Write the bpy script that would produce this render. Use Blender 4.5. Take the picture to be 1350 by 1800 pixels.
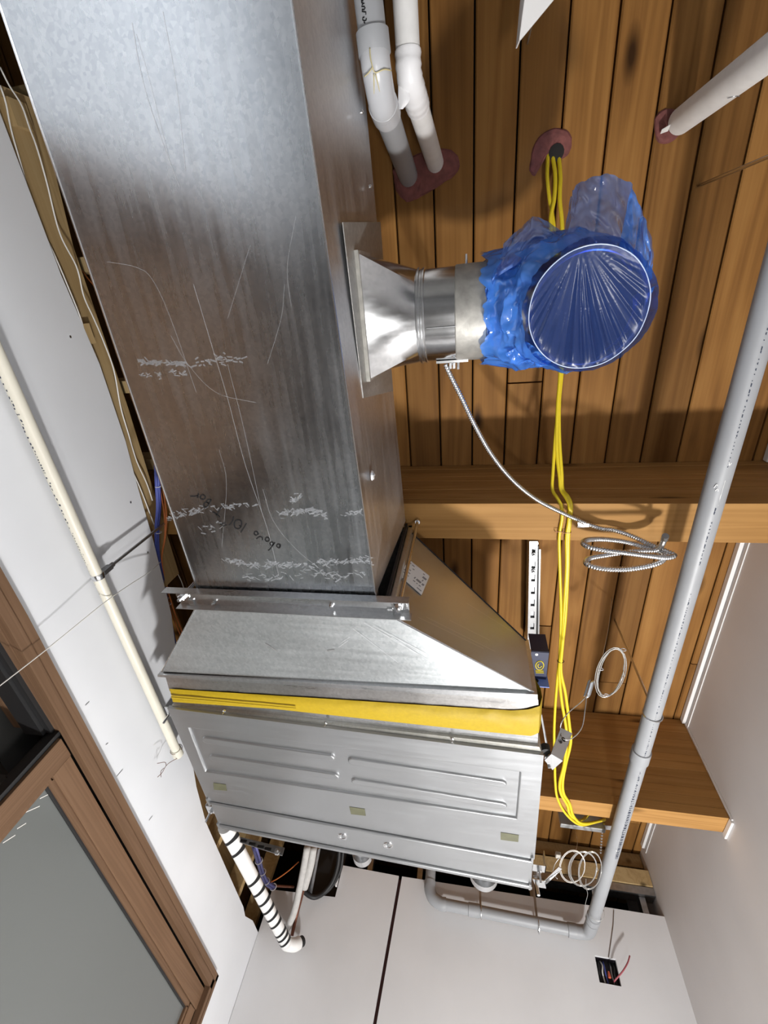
import bpy, math, random
from mathutils import Vector, Matrix, noise
random.seed(7)
for o in list(bpy.data.objects): bpy.data.objects.remove(o)
SC = bpy.context.scene
COL = SC.collection

# ------------------------------------------------------------------ camera
# coordinates below are metres relative to the lens (x right, y towards the far wall, z up);
# the floor lies 1.65 m under the lens and HZ lifts everything so that the floor is z = 0
HZ = 1.65
FPX = 777.378
RM = Matrix(((0.98174441, 0.08351389, 0.17088986),
             (0.00360006, 0.89013159, -0.45568935),
             (-0.19017085, 0.44798569, 0.87358106)))
cam = bpy.data.cameras.new('camera'); camo = bpy.data.objects.new('camera', cam); COL.objects.link(camo)
m = Matrix.Identity(4)
for i in range(3):
    m[i][0] = RM[0][i]; m[i][1] = -RM[1][i]; m[i][2] = -RM[2][i]
m[2][3] = HZ
camo.matrix_world = m
cam.sensor_fit = 'HORIZONTAL'; cam.sensor_width = 36; cam.lens = FPX / 1350 * 36; cam.clip_start = 0.02
SC.camera = camo

# ------------------------------------------------------------------ light and exposure
W = bpy.data.worlds.new('world'); SC.world = W; W.use_nodes = True
W.node_tree.nodes['Background'].inputs[0].default_value = (0.85, 0.92, 1, 1)
W.node_tree.nodes['Background'].inputs[1].default_value = 0.05
def area(name, loc, target, size, power, color=(1, 1, 1), spread=180):
    l = bpy.data.lights.new(name, 'AREA'); l.shape = 'RECTANGLE'; l.size = size[0]; l.size_y = size[1]
    l.energy = power; l.color = color; l.spread = math.radians(spread)
    o = bpy.data.objects.new(name, l); COL.objects.link(o)
    p = Vector(loc) + Vector((0, 0, HZ)); o.location = p
    d = Vector(target) + Vector((0, 0, HZ)) - p
    o.rotation_euler = d.to_track_quat('-Z', 'Y').to_euler()
    return o
area('work_light', (.72, 2.15, -1.28), (.1, .9, 1.2), (.20, .16), 80, (1, .985, .97))
area('second_work_light', (.35, .45, -1.30), (.2, .6, 1.2), (.20, .16), 9, (1, .985, .97))
area('left_wall_fill', (1.30, -1.75, -.25), (-1.19, -1.45, -.75), (1.3, 1.5), 33, (.95, .97, 1), 95)  # added fill, brightens the left wall that the duct underside mirrors
SC.view_settings.view_transform = 'Standard'; SC.view_settings.look = 'None'
SC.view_settings.gamma = 1; SC.view_settings.use_curve_mapping = False
SC.view_settings.exposure = 0.35

# ------------------------------------------------------------------ helpers
def ray(px, py):
    return RM.transposed() @ Vector(((px - 675) / FPX, (py - 900) / FPX, 1))
def Zp(px, py, z): r = ray(px, py); return r * (z / r.z)
def Yp(px, py, y): r = ray(px, py); return r * (y / r.y)
def Xp(px, py, x): r = ray(px, py); return r * (x / r.x)
def pathZ(pts): return [Zp(*p) for p in pts]
V = Vector

class MB:
    def __init__(s): s.v = []; s.f = []
    def add(s, vs, fs):
        o = len(s.v); s.v += [V(a) for a in vs]; s.f += [tuple(i + o for i in f) for f in fs]; return s
    def box(s, a, b):
        (x0, y0, z0), (x1, y1, z1) = a, b
        return s.hexa([(x0,y0,z0),(x1,y0,z0),(x1,y1,z0),(x0,y1,z0)], [(x0,y0,z1),(x1,y0,z1),(x1,y1,z1),(x0,y1,z1)])
    def hexa(s, lo, hi):
        return s.add(list(lo) + list(hi), [(0,3,2,1),(4,5,6,7),(0,1,5,4),(1,2,6,5),(2,3,7,6),(3,0,4,7)])
    def obox(s, c, ax, ay, az):
        c, ax, ay, az = V(c), V(ax), V(ay), V(az)
        lo = [c-ax-ay-az, c+ax-ay-az, c+ax+ay-az, c-ax+ay-az]
        return s.hexa(lo, [p + 2*az for p in lo])
    def prism(s, poly, d):
        n = len(poly); d = V(d); a = [V(p) for p in poly]
        return s.add(a + [p + d for p in a], [tuple(reversed(range(n))), tuple(range(n, 2*n))] +
                     [(i, (i+1) % n, n+(i+1) % n, n+i) for i in range(n)])
    def tube(s, pts, r, n=12, cap=True, closed=False):
        pts = [V(p) for p in pts]; m = len(pts)
        rf = r if callable(r) else (lambda i: r)
        tg = []
        for i in range(m):
            a = pts[(i-1) % m] if (closed or i > 0) else pts[0]
            b = pts[(i+1) % m] if (closed or i < m-1) else pts[-1]
            t = b - a; tg.append(t.normalized() if t.length > 1e-9 else V((0,0,1)))
        up = V((0,0,1)) if abs(tg[0].z) < .9 else V((1,0,0))
        nv = tg[0].cross(up).normalized(); vs = []
        for i in range(m):
            nv = (nv - tg[i] * nv.dot(tg[i])).normalized(); bv = tg[i].cross(nv)
            for k in range(n):
                a = 2*math.pi*k/n
                vs.append(pts[i] + (nv*math.cos(a) + bv*math.sin(a)) * rf(i))
        fs = []
        for i in range(m if closed else m-1):
            for k in range(n):
                j = (i+1) % m
                fs.append((i*n+k, i*n+(k+1) % n, j*n+(k+1) % n, j*n+k))
        if cap and not closed:
            fs += [tuple(reversed(range(n))), tuple((m-1)*n+k for k in range(n))]
        return s.add(vs, fs)
    def cyl(s, a, b, r, n=16, r2=None):
        return s.tube([a, b], (lambda i: r if i == 0 else (r if r2 is None else r2)), n)
    def lathe(s, prof, o, ax, n=24):
        """prof: list of (radius, distance along ax)"""
        o = V(o); ax = V(ax).normalized(); u = ax.cross(V((0,0,1)) if abs(ax.z) < .9 else V((1,0,0))).normalized(); w = ax.cross(u)
        vs = []
        for (r, h) in prof:
            for k in range(n):
                a = 2*math.pi*k/n; vs.append(o + ax*h + (u*math.cos(a) + w*math.sin(a))*r)
        fs = []
        for i in range(len(prof)-1):
            for k in range(n): fs.append((i*n+k, i*n+(k+1) % n, (i+1)*n+(k+1) % n, (i+1)*n+k))
        fs += [tuple(reversed(range(n))), tuple((len(prof)-1)*n+k for k in range(n))]
        return s.add(vs, fs)
    def grid(s, fn, nu, nv):
        vs = [fn(i/nu, j/nv) for j in range(nv+1) for i in range(nu+1)]
        return s.add(vs, [(j*(nu+1)+i, j*(nu+1)+i+1, (j+1)*(nu+1)+i+1, (j+1)*(nu+1)+i) for j in range(nv) for i in range(nu)])
    def ribbon(s, pts, w, nrm):
        nrm = V(nrm); pts = [V(p) for p in pts]; vs = []
        for i, p in enumerate(pts):
            t = (pts[min(i+1, len(pts)-1)] - pts[max(i-1, 0)])
            side = t.cross(nrm).normalized() * (w/2)
            vs += [p - side, p + side]
        return s.add(vs, [(2*i, 2*i+1, 2*i+3, 2*i+2) for i in range(len(pts)-1)])

def catmull(pts, k=8):
    pts = [V(p) for p in pts]; out = []
    P = [2*pts[0]-pts[1]] + pts + [2*pts[-1]-pts[-2]]
    for i in range(1, len(P)-2):
        for j in range(k):
            t = j/k; a, b, c, d = P[i-1], P[i], P[i+1], P[i+2]
            out.append(.5*((2*b) + (c-a)*t + (2*a-5*b+4*c-d)*t*t + (3*b-a-3*c+d)*t**3))
    out.append(pts[-1]); return out
def resample(pts, step):
    out = [pts[0]]; acc = 0
    for a, b in zip(pts, pts[1:]):
        L = (b-a).length; d = step - acc
        while d <= L and L > 0:
            out.append(a + (b-a)*(d/L)); d += step
        acc = L - (d - step)
    if (out[-1]-pts[-1]).length > step*.3: out.append(pts[-1])
    return out

def tag(o, label=None, cat=None, group=None, kind=None):
    if label: o['label'] = label
    if cat: o['category'] = cat
    if group: o['group'] = group
    if kind: o['kind'] = kind
    return o
ORIG = {}
def thing(name, loc, label, cat, group=None):
    o = bpy.data.objects.new(name, None); COL.objects.link(o); o.empty_display_size = .05
    p = V(loc); o.location = p + V((0, 0, HZ)); ORIG[o] = p
    return tag(o, label, cat, group)
def obj(name, mb, mat, parent=None, smooth=False, bevel=0, label=None, cat=None, group=None, kind=None):
    vs = mb.v
    if parent is not None and parent in ORIG: base = ORIG[parent]
    if True:
        lo = V([min(v[i] for v in vs) for i in range(3)]); hi = V([max(v[i] for v in vs) for i in range(3)])
        org = V(((lo.x+hi.x)/2, (lo.y+hi.y)/2, lo.z))
    me = bpy.data.meshes.new(name); me.from_pydata([v - org for v in vs], [], mb.f); me.update()
    me.materials.append(mat)
    if smooth:
        me.polygons.foreach_set('use_smooth', [True]*len(me.polygons))
        if smooth != 'all' and hasattr(me, 'set_sharp_from_angle'): me.set_sharp_from_angle(angle=math.radians(40))
    o = bpy.data.objects.new(name, me); COL.objects.link(o); ORIG[o] = org
    if parent is not None:
        o.parent = parent; o.location = org - ORIG[parent]
    else:
        o.location = org + V((0, 0, HZ))
    if bevel:
        b = o.modifiers.new('bevel', 'BEVEL'); b.width = bevel; b.segments = 2; b.limit_method = 'ANGLE'
    return tag(o, label, cat, group, kind)

# ------------------------------------------------------------------ materials
MATS = {}
def newmat(name):
    mt = bpy.data.materials.new(name); mt.use_nodes = True
    nt = mt.node_tree; return mt, nt, nt.nodes, nt.links, nt.nodes['Principled BSDF']
def plain(name, col, rough=.5, metal=0, noise_amt=.0, nscale=30, bump=0, coat=0):
    if name in MATS: return MATS[name]
    mt, nt, N, L, P = newmat(name)
    P.inputs['Base Color'].default_value = (*col, 1); P.inputs['Roughness'].default_value = rough; P.inputs['Metallic'].default_value = metal
    if coat: P.inputs['Coat Weight'].default_value = coat
    if noise_amt or bump:
        tc = N.new('ShaderNodeTexCoord'); nz = N.new('ShaderNodeTexNoise'); nz.inputs['Scale'].default_value = nscale; nz.inputs['Detail'].default_value = 6
        L.new(tc.outputs['Object'], nz.inputs['Vector'])
        if noise_amt:
            rp = N.new('ShaderNodeValToRGB'); L.new(nz.outputs['Fac'], rp.inputs[0])
            rp.color_ramp.elements[0].position = .3; rp.color_ramp.elements[1].position = .7
            rp.color_ramp.elements[0].color = (*[c*(1-noise_amt) for c in col], 1); rp.color_ramp.elements[1].color = (*[min(1, c*(1+noise_amt)) for c in col], 1)
            L.new(rp.outputs[0], P.inputs['Base Color'])
        if bump:
            b = N.new('ShaderNodeBump'); b.inputs['Strength'].default_value = bump; b.inputs['Distance'].default_value = .002
            L.new(nz.outputs['Fac'], b.inputs['Height']); L.new(b.outputs[0], P.inputs['Normal'])
    MATS[name] = mt; return mt

def wood(name, dark, mid, light, axis='Y', vary=.35, rough=.6, ring=9, knots=True, ringamt=.16, spec=.12):
    mt, nt, N, L, P = newmat(name)
    tc = N.new('ShaderNodeTexCoord'); oi = N.new('ShaderNodeObjectInfo')
    off = N.new('ShaderNodeVectorMath'); off.operation = 'SCALE'; off.inputs[0].default_value = (3.1, 17.3, 5.7); L.new(oi.outputs['Random'], off.inputs['Scale'])
    ad = N.new('ShaderNodeVectorMath'); ad.operation = 'ADD'; L.new(tc.outputs['Object'], ad.inputs[0]); L.new(off.outputs[0], ad.inputs[1])
    def mapped(sc_long, sc_cross):
        mp = N.new('ShaderNodeMapping'); s = [sc_cross]*3; s['XYZ'.index(axis)] = sc_long; mp.inputs['Scale'].default_value = s
        L.new(ad.outputs[0], mp.inputs['Vector']); return mp
    m1 = mapped(.55, ring)
    n1 = N.new('ShaderNodeTexNoise'); n1.inputs['Scale'].default_value = 1.0; n1.inputs['Detail'].default_value = 1.5; n1.inputs['Distortion'].default_value = .35; L.new(m1.outputs[0], n1.inputs['Vector'])
    mul = N.new('ShaderNodeMath'); mul.operation = 'MULTIPLY'; mul.inputs[1].default_value = 46; L.new(n1.outputs['Fac'], mul.inputs[0])
    sn = N.new('ShaderNodeMath'); sn.operation = 'SINE'; L.new(mul.outputs[0], sn.inputs[0])
    mr = N.new('ShaderNodeMapRange'); mr.inputs[1].default_value = -1; mr.inputs[2].default_value = 1; L.new(sn.outputs[0], mr.inputs[0])
    m2 = mapped(2.2, 130)
    n2 = N.new('ShaderNodeTexNoise'); n2.inputs['Scale'].default_value = 1; n2.inputs['Detail'].default_value = 5; L.new(m2.outputs[0], n2.inputs['Vector'])
    m4 = mapped(2.0, 9)
    n4 = N.new('ShaderNodeTexNoise'); n4.inputs['Scale'].default_value = 1; n4.inputs['Detail'].default_value = 4; L.new(m4.outputs[0], n4.inputs['Vector'])
    mx0 = N.new('ShaderNodeMix'); mx0.data_type = 'FLOAT'; mx0.inputs[0].default_value = .62; L.new(n2.outputs['Fac'], mx0.inputs[2]); L.new(n4.outputs['Fac'], mx0.inputs[3])
    mx = N.new('ShaderNodeMix'); mx.data_type = 'FLOAT'; mx.inputs[0].default_value = 1-ringamt; L.new(mr.outputs[0], mx.inputs[2]); L.new(mx0.outputs[0], mx.inputs[3])
    rp = N.new('ShaderNodeValToRGB'); L.new(mx.outputs[0], rp.inputs[0])
    e = rp.color_ramp.elements; e[0].position = .15; e[0].color = (*dark, 1); e[1].position = .85; e[1].color = (*light, 1)
    k = e.new(.5); k.color = (*mid, 1)
    hv = N.new('ShaderNodeHueSaturation'); L.new(rp.outputs[0], hv.inputs['Color'])
    mv = N.new('ShaderNodeMapRange'); mv.inputs[3].default_value = 1-vary; mv.inputs[4].default_value = 1+vary; L.new(oi.outputs['Random'], mv.inputs[0]); L.new(mv.outputs[0], hv.inputs['Value'])
    last = hv.outputs[0]
    if knots:
        m3 = mapped(2.0, 6.0)
        vo = N.new('ShaderNodeTexVoronoi'); vo.inputs['Scale'].default_value = 1; L.new(m3.outputs[0], vo.inputs['Vector'])
        kr = N.new('ShaderNodeValToRGB'); L.new(vo.outputs['Distance'], kr.inputs[0])
        ke = kr.color_ramp.elements; ke[0].position = .04; ke[0].color = (1, 1, 1, 1); ke[1].position = .15; ke[1].color = (0, 0, 0, 1)
        km = N.new('ShaderNodeMix'); km.data_type = 'RGBA'; L.new(kr.outputs[0], km.inputs[0]); L.new(last, km.inputs[6]); km.inputs[7].default_value = (*[c*.35 for c in dark], 1)
        last = km.outputs[2]
    L.new(last, P.inputs['Base Color']); P.inputs['Roughness'].default_value = rough; P.inputs['Specular IOR Level'].default_value = spec
    b = N.new('ShaderNodeBump'); b.inputs['Strength'].default_value = .35; b.inputs['Distance'].default_value = .0015; L.new(mx.outputs[0], b.inputs['Height']); L.new(b.outputs[0], P.inputs['Normal'])
    MATS[name] = mt; return mt

def galv(name, col=(.58, .60, .62), rough=.34, streak='Y', var=.10, smear=None, spangle=True, metallic=1):
    """zinc coated sheet: soft spangle, rolling streaks, optional rows of chalky rub marks"""
    mt, nt, N, L, P = newmat(name)
    tc = N.new('ShaderNodeTexCoord')
    mp = N.new('ShaderNodeMapping'); s = [60, 60, 60]; s['XYZ'.index(streak)] = 3; mp.inputs['Scale'].default_value = s; L.new(tc.outputs['Object'], mp.inputs['Vector'])
    n1 = N.new('ShaderNodeTexNoise'); n1.inputs['Scale'].default_value = 1; n1.inputs['Detail'].default_value = 5; L.new(mp.outputs[0], n1.inputs['Vector'])
    n2 = N.new('ShaderNodeTexNoise'); n2.inputs['Scale'].default_value = 5; n2.inputs['Detail'].default_value = 5; L.new(tc.outputs['Object'], n2.inputs['Vector'])
    vo = N.new('ShaderNodeTexVoronoi'); vo.inputs['Scale'].default_value = 140; L.new(tc.outputs['Object'], vo.inputs['Vector'])
    ad = N.new('ShaderNodeMath'); ad.operation = 'ADD'; L.new(n1.outputs['Fac'], ad.inputs[0]); L.new(n2.outputs['Fac'], ad.inputs[1])
    rr = N.new('ShaderNodeMapRange'); rr.inputs[1].default_value = .6; rr.inputs[2].default_value = 1.4; rr.inputs[3].default_value = rough-.07; rr.inputs[4].default_value = rough+.08; L.new(ad.outputs[0], rr.inputs[0])
    cr = N.new('ShaderNodeValToRGB'); e = cr.color_ramp.elements; e[0].position = .25; e[1].position = .8
    e[0].color = (*[c*(1-var) for c in col], 1); e[1].color = (*[min(1, c*(1+var)) for c in col], 1)
    md = N.new('ShaderNodeMath'); md.operation = 'MULTIPLY'; md.inputs[1].default_value = .5; L.new(ad.outputs[0], md.inputs[0]); L.new(md.outputs[0], cr.inputs[0])
    colout = cr.outputs[0]; rout = rr.outputs[0]; metal = None
    if spangle:
        mxs = N.new('ShaderNodeMix'); mxs.data_type = 'RGBA'; mxs.blend_type = 'OVERLAY'; mxs.inputs[0].default_value = .13
        L.new(colout, mxs.inputs[6]); L.new(vo.outputs['Color'], mxs.inputs[7])
        bw = N.new('ShaderNodeRGBToBW'); L.new(vo.outputs['Color'], bw.inputs[0]); L.new(bw.outputs[0], mxs.inputs[7]); colout = mxs.outputs[2]
    if smear:
        sx = N.new('ShaderNodeSeparateXYZ'); L.new(tc.outputs['Object'], sx.inputs[0])
        tot = None
        mps = N.new('ShaderNodeMapping'); mps.inputs['Scale'].default_value = (22, 70, 1); L.new(tc.outputs['Object'], mps.inputs['Vector'])
        ns = N.new('ShaderNodeTexNoise'); ns.inputs['Scale'].default_value = 1; ns.inputs['Detail'].default_value = 6; L.new(mps.outputs[0], ns.inputs['Vector'])
        wob = N.new('ShaderNodeTexNoise'); wob.inputs['Scale'].default_value = 7; L.new(tc.outputs['Object'], wob.inputs['Vector'])
        yy = N.new('ShaderNodeMath'); yy.operation = 'MULTIPLY_ADD'; yy.inputs[1].default_value = .06; L.new(wob.outputs['Fac'], yy.inputs[0]); L.new(sx.outputs['Y'], yy.inputs[2])
        for (yc, w, x0, x1) in smear:
            sb = N.new('ShaderNodeMath'); sb.operation = 'SUBTRACT'; sb.inputs[1].default_value = yc + .03; L.new(yy.outputs[0], sb.inputs[0])
            ab = N.new('ShaderNodeMath'); ab.operation = 'ABSOLUTE'; L.new(sb.outputs[0], ab.inputs[0])
            r1 = N.new('ShaderNodeMapRange'); r1.inputs[1].default_value = 0; r1.inputs[2].default_value = w; r1.inputs[3].default_value = 1; r1.inputs[4].default_value = 0; L.new(ab.outputs[0], r1.inputs[0])
            c = N.new('ShaderNodeMath'); c.operation = 'SUBTRACT'; c.inputs[1].default_value = (x0+x1)/2; L.new(sx.outputs['X'], c.inputs[0])
            ca = N.new('ShaderNodeMath'); ca.operation = 'ABSOLUTE'; L.new(c.outputs[0], ca.inputs[0])
            r2 = N.new('ShaderNodeMapRange'); hw = (x1-x0)/2; r2.inputs[1].default_value = hw*.85; r2.inputs[2].default_value = hw; r2.inputs[3].default_value = 1; r2.inputs[4].default_value = 0; L.new(ca.outputs[0], r2.inputs[0])
            mm = N.new('ShaderNodeMath'); mm.operation = 'MULTIPLY'; L.new(r1.outputs[0], mm.inputs[0]); L.new(r2.outputs[0], mm.inputs[1])
            if tot is None: tot = mm.outputs[0]
            else:
                mxx = N.new('ShaderNodeMath'); mxx.operation = 'MAXIMUM'; L.new(tot, mxx.inputs[0]); L.new(mm.outputs[0], mxx.inputs[1]); tot = mxx.outputs[0]
        th = N.new('ShaderNodeMapRange'); th.inputs[1].default_value = .48; th.inputs[2].default_value = .72; L.new(ns.outputs['Fac'], th.inputs[0])
        fm = N.new('ShaderNodeMath'); fm.operation = 'MULTIPLY'; L.new(tot, fm.inputs[0]); L.new(th.outputs[0], fm.inputs[1])
        mc = N.new('ShaderNodeMix'); mc.data_type = 'RGBA'; L.new(fm.outputs[0], mc.inputs[0]); L.new(colout, mc.inputs[6]); mc.inputs[7].default_value = (.75, .76, .78, 1); colout = mc.outputs[2]
        inv = N.new('ShaderNodeMath'); inv.operation = 'SUBTRACT'; inv.inputs[0].default_value = 1; L.new(fm.outputs[0], inv.inputs[1]); metal = inv.outputs[0]
    L.new(colout, P.inputs['Base Color']); L.new(rout, P.inputs['Roughness'])
    if metal is not None: L.new(metal, P.inputs['Metallic'])
    else: P.inputs['Metallic'].default_value = metallic
    b = N.new('ShaderNodeBump'); b.inputs['Strength'].default_value = .12; b.inputs['Distance'].default_value = .004; L.new(n2.outputs['Fac'], b.inputs['Height']); L.new(b.outputs[0], P.inputs['Normal'])
    MATS[name] = mt; return mt

def plaster(name, col, smudge=.05, scale=3.0):
    mt, nt, N, L, P = newmat(name)
    tc = N.new('ShaderNodeTexCoord')
    n1 = N.new('ShaderNodeTexNoise'); n1.inputs['Scale'].default_value = scale; n1.inputs['Detail'].default_value = 5; L.new(tc.outputs['Object'], n1.inputs['Vector'])
    n2 = N.new('ShaderNodeTexNoise'); n2.inputs['Scale'].default_value = 160; n2.inputs['Detail'].default_value = 3; L.new(tc.outputs['Object'], n2.inputs['Vector'])
    rp = N.new('ShaderNodeValToRGB'); e = rp.color_ramp.elements; e[0].position = .3; e[1].position = .65
    e[0].color = (*[c*(1-smudge) for c in col], 1); e[1].color = (*col, 1); L.new(n1.outputs['Fac'], rp.inputs[0]); L.new(rp.outputs[0], P.inputs['Base Color'])
    P.inputs['Roughness'].default_value = .7
    b = N.new('ShaderNodeBump'); b.inputs['Strength'].default_value = .08; b.inputs['Distance'].default_value = .001; L.new(n2.outputs['Fac'], b.inputs['Height']); L.new(b.outputs[0], P.inputs['Normal'])
    MATS[name] = mt; return mt

M_plank = wood('deck_wood', (.105, .044, .0115), (.215, .100, .027), (.31, .158, .047), 'Y', .24)
M_beam = wood('beam_wood', (.26, .128, .038), (.40, .212, .068), (.49, .273, .098), 'X', .10, ring=14)
M_stud = wood('stud_wood', (.30, .20, .09), (.44, .31, .15), (.52, .39, .21), 'Y', .15, ring=14)
M_door = wood('walnut_wood', (.105, .060, .034), (.148, .086, .050), (.185, .112, .067), 'Y', .10, ring=26, knots=False)
M_doorZ = wood('walnut_wood_upright', (.105, .060, .034), (.148, .086, .050), (.185, .112, .067), 'Z', .10, ring=26, knots=False)
M_duct = galv('duct_sheet', (.53, .56, .59), .27, 'Y', .10, smear=[(.0, .016, -.9, -.1)])
M_sheet = galv('sheet_metal', (.62, .64, .65), .33)
M_sheetX = galv('sheet_metal_cross', (.60, .61, .62), .30, 'X')
M_unit = galv('unit_casing', (.42, .43, .44), .37, 'X', .03, spangle=False, metallic=.86)
M_zinc = plain('bright_zinc', (.72, .73, .74), .25, 1)
M_steel = plain('dull_steel', (.42, .43, .44), .4, 1, .15, 40)
M_mastic = plain('duct_sealant', (.40, .39, .36), .5, .55, .22, 35, .5)
M_foil = galv('foil_tape', (.36, .355, .34), .42, 'Z', .3, metallic=.7)
M_dark = plain('dark_void', (.012, .010, .009), .9)
M_gasket = plain('black_rubber', (.012, .012, .013), .55)
M_wallL = plaster('drywall_left', (.71, .725, .75))
M_wallF = plaster('drywall_far', (.73, .73, .74), .07)
M_wallR = plaster('drywall_right', (.72, .70, .695), .06)
M_trim = plain('vinyl_trim', (.80, .79, .78), .45)
M_floor = plaster('concrete', (.13, .125, .12), .35, 1.5)
M_pvcg = plain('grey_plastic', (.32, .33, .345), .46, 0, .04, 12)
M_pvcc = plain('cream_plastic', (.70, .67, .57), .4, 0, .03, 10)
M_wrap = plain('white_wrap', (.80, .795, .78), .55, 0, .05, 25, .3)
M_ink = plain('black_ink', (.006, .006, .007), .9)
M_inkb = plain('blue_grey_ink', (.035, .045, .075), .8)
M_yellow = plain('yellow_jacket', (.72, .55, .02), .35)
M_canvas = plain('yellow_canvas', (.43, .295, .003), .6, 0, .06, 90, .25)
M_paper = plain('white_paper', (.80, .80, .78), .6)
M_label = plain('olive_label', (.105, .105, .06), .5, 0, .15, 30)
M_bluecable = plain('blue_cable', (.05, .07, .30), .45)
M_orange = plain('orange_cable', (.55, .16, .04), .45)
M_whitecable = plain('white_cable', (.70, .68, .64), .45)
M_red = plain('red_firestop', (.17, .055, .048), .85, 0, .3, 45, .8)
M_copper = plain('old_copper', (.16, .06, .035), .45, .6, .2, 30)
M_tie = plain('cable_tie', (.65, .64, .66), .5)
M_steelwire = plain('steel_wire', (.62, .62, .60), .38, .7)
M_glue = plain('amber_glue', (.55, .48, .26), .25)
M_navy = plain('navy_board', (.012, .016, .05), .35)
M_lblue = plain('light_blue_board', (.16, .25, .62), .5)
M_ymark = plain('yellow_print', (.55, .44, .02), .5)
M_redwire = plain('red_wire', (.36, .08, .10), .5)
M_maroon = plain('maroon_gap', (.055, .018, .016), .9)
M_chalk = plain('bare_scratch', (.80, .81, .83), .45, .6)


# frosted glass
mt, nt, N, L, P = newmat('frosted_glass'); MATS['frost'] = mt
P.inputs['Base Color'].default_value = (.125, .132, .128, 1); P.inputs['Roughness'].default_value = .22; P.inputs['Specular IOR Level'].default_value = .6
M_frost = mt
# thin blue film
def film(name, tint, body, fac, rough=.16, coat=.6):
    mt, nt, N, L, P = newmat(name)
    P.inputs['Base Color'].default_value = (*body, 1); P.inputs['Roughness'].default_value = rough; P.inputs['Specular IOR Level'].default_value = .9
    P.inputs['Coat Weight'].default_value = coat; P.inputs['Coat Roughness'].default_value = .05
    tr = N.new('ShaderNodeBsdfTransparent'); tr.inputs[0].default_value = (*tint, 1)
    mx = N.new('ShaderNodeMixShader'); mx.inputs[0].default_value = fac
    L.new(tr.outputs[0], mx.inputs[1]); L.new(P.outputs[0], mx.inputs[2]); L.new(mx.outputs[0], N['Material Output'].inputs[0])
    return mt
M_film = film('blue_film', (.42, .60, .97), (.07, .27, .85), .60, .2)
M_filmthin = film('blue_film_single_layer', (.50, .64, .95), (.17, .29, .66), .58)
M_cap = film('stretched_film', (.10, .17, .55), (.035, .075, .27), .45, .24, 0)

# ================================================================== STRUCTURE
XL, XR, YF, ZD = -1.19, 1.073, 3.24, 1.75
YB = -3.3
# floor and enclosing walls
obj('floor', MB().box((-2.3, YB-.1, -1.75), (1.25, 4.1, -1.65)), M_floor, kind='structure')
# right wall with an opening added behind the camera for the fill light
WY0, WY1, WZ0, WZ1 = -2.5, -1.0, -1.0, .55
obj('wall_right', MB().box((XR, WY1, -1.65), (XR+.1, 3.9, 1.76)).box((XR, YB, -1.65), (XR+.1, WY0, 1.76)).box((XR, WY0, -1.65), (XR+.1, WY1, WZ0)).box((XR, WY0, WZ1), (XR+.1, WY1, 1.76)), M_wallR, kind='structure')
wn = thing('added_window_1', (XR+.05, (WY0+WY1)/2, WZ0), None, None); wn['kind'] = 'structure'  # invented window, put in to carry the added fill light
for a, b in [((WY0, WZ0), (WY1, WZ0+.05)), ((WY0, WZ1-.05), (WY1, WZ1)), ((WY0, WZ0+.05), (WY0+.05, WZ1-.05)), ((WY1-.05, WZ0+.05), (WY1, WZ1-.05)), ((WY0+.72, WZ0+.05), (WY0+.77, WZ1-.05))]:
    obj('added_window_frame', MB().box((XR+.03, a[0], a[1]), (XR+.08, b[0], b[1])), M_trim, wn)
obj('wall_back', MB().box((-1.9, YB-.12, -1.65), (1.2, YB, 1.76)), plaster('unpainted_board', (.30, .29, .27), .1), kind='structure')

# ceiling deck: planks seen from below, each one its own piece
ceil = obj('ceiling', MB().box((-1.9, YB-.12, ZD+.045), (1.2, 4.1, ZD+.08)), M_dark, kind='structure')
x0 = .009
for k in range(-14, 9):
    a = x0 + .1275*k; b = a + .1275
    if b > XR: b = XR + .02
    rr = random.Random(k*13+5)
    cuts = [YB] + sorted([rr.uniform(-2.3, -1.1), rr.uniform(1.3, 3.2)]) + [4.05]
    if k == 1: cuts = [YB, .353, 4.05]
    if k == 8: cuts = [YB, -1.5, 1.7, 4.05]
    g = .0028
    for c, d in zip(cuts, cuts[1:]):
        dz = rr.uniform(-.0015, .0015)
        mb = MB(); ch = .004
        lo = [(a+g+ch, c+g, ZD+dz), (b-g-ch, c+g, ZD+dz), (b-g-ch, d-g, ZD+dz), (a+g+ch, d-g, ZD+dz)]
        mid = [(a+g, c+g, ZD+dz+ch), (b-g, c+g, ZD+dz+ch), (b-g, d-g, ZD+dz+ch), (a+g, d-g, ZD+dz+ch)]
        top = [(p[0], p[1], ZD+.044) for p in mid]
        mb.add(lo+mid+top, [(0,3,2,1)] + [(i, (i+1) % 4, 4+(i+1) % 4, 4+i) for i in range(4)] + [(4+i, 4+(i+1) % 4, 8+(i+1) % 4, 8+i) for i in range(4)] + [(8,9,10,11)])
        obj('plank', mb, M_plank, ceil)

# glued laminated beams
def beam(y0, y1, z0, label, n):
    t = thing('timber_beam', (-.3, (y0+y1)/2, z0), label, 'beam', 'timber beams under the plank ceiling')
    h = (ZD-.002-z0)/n
    for i in range(n):
        j = random.uniform(-.0008, .0008)
        obj('lamination', MB().box((-1.75, y0+j, z0+i*h), (XR-.003, y1+j, z0+(i+1)*h-.0008)), M_beam, t, bevel=.0012)
    return t
b1 = beam(.678, .818, 1.387, 'timber beam carrying the armored cable coil, nearer to the camera', 9)
b2 = beam(2.08, 2.182, 1.272, 'deeper timber beam behind the fan unit, its end meeting the right wall', 12)

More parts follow.
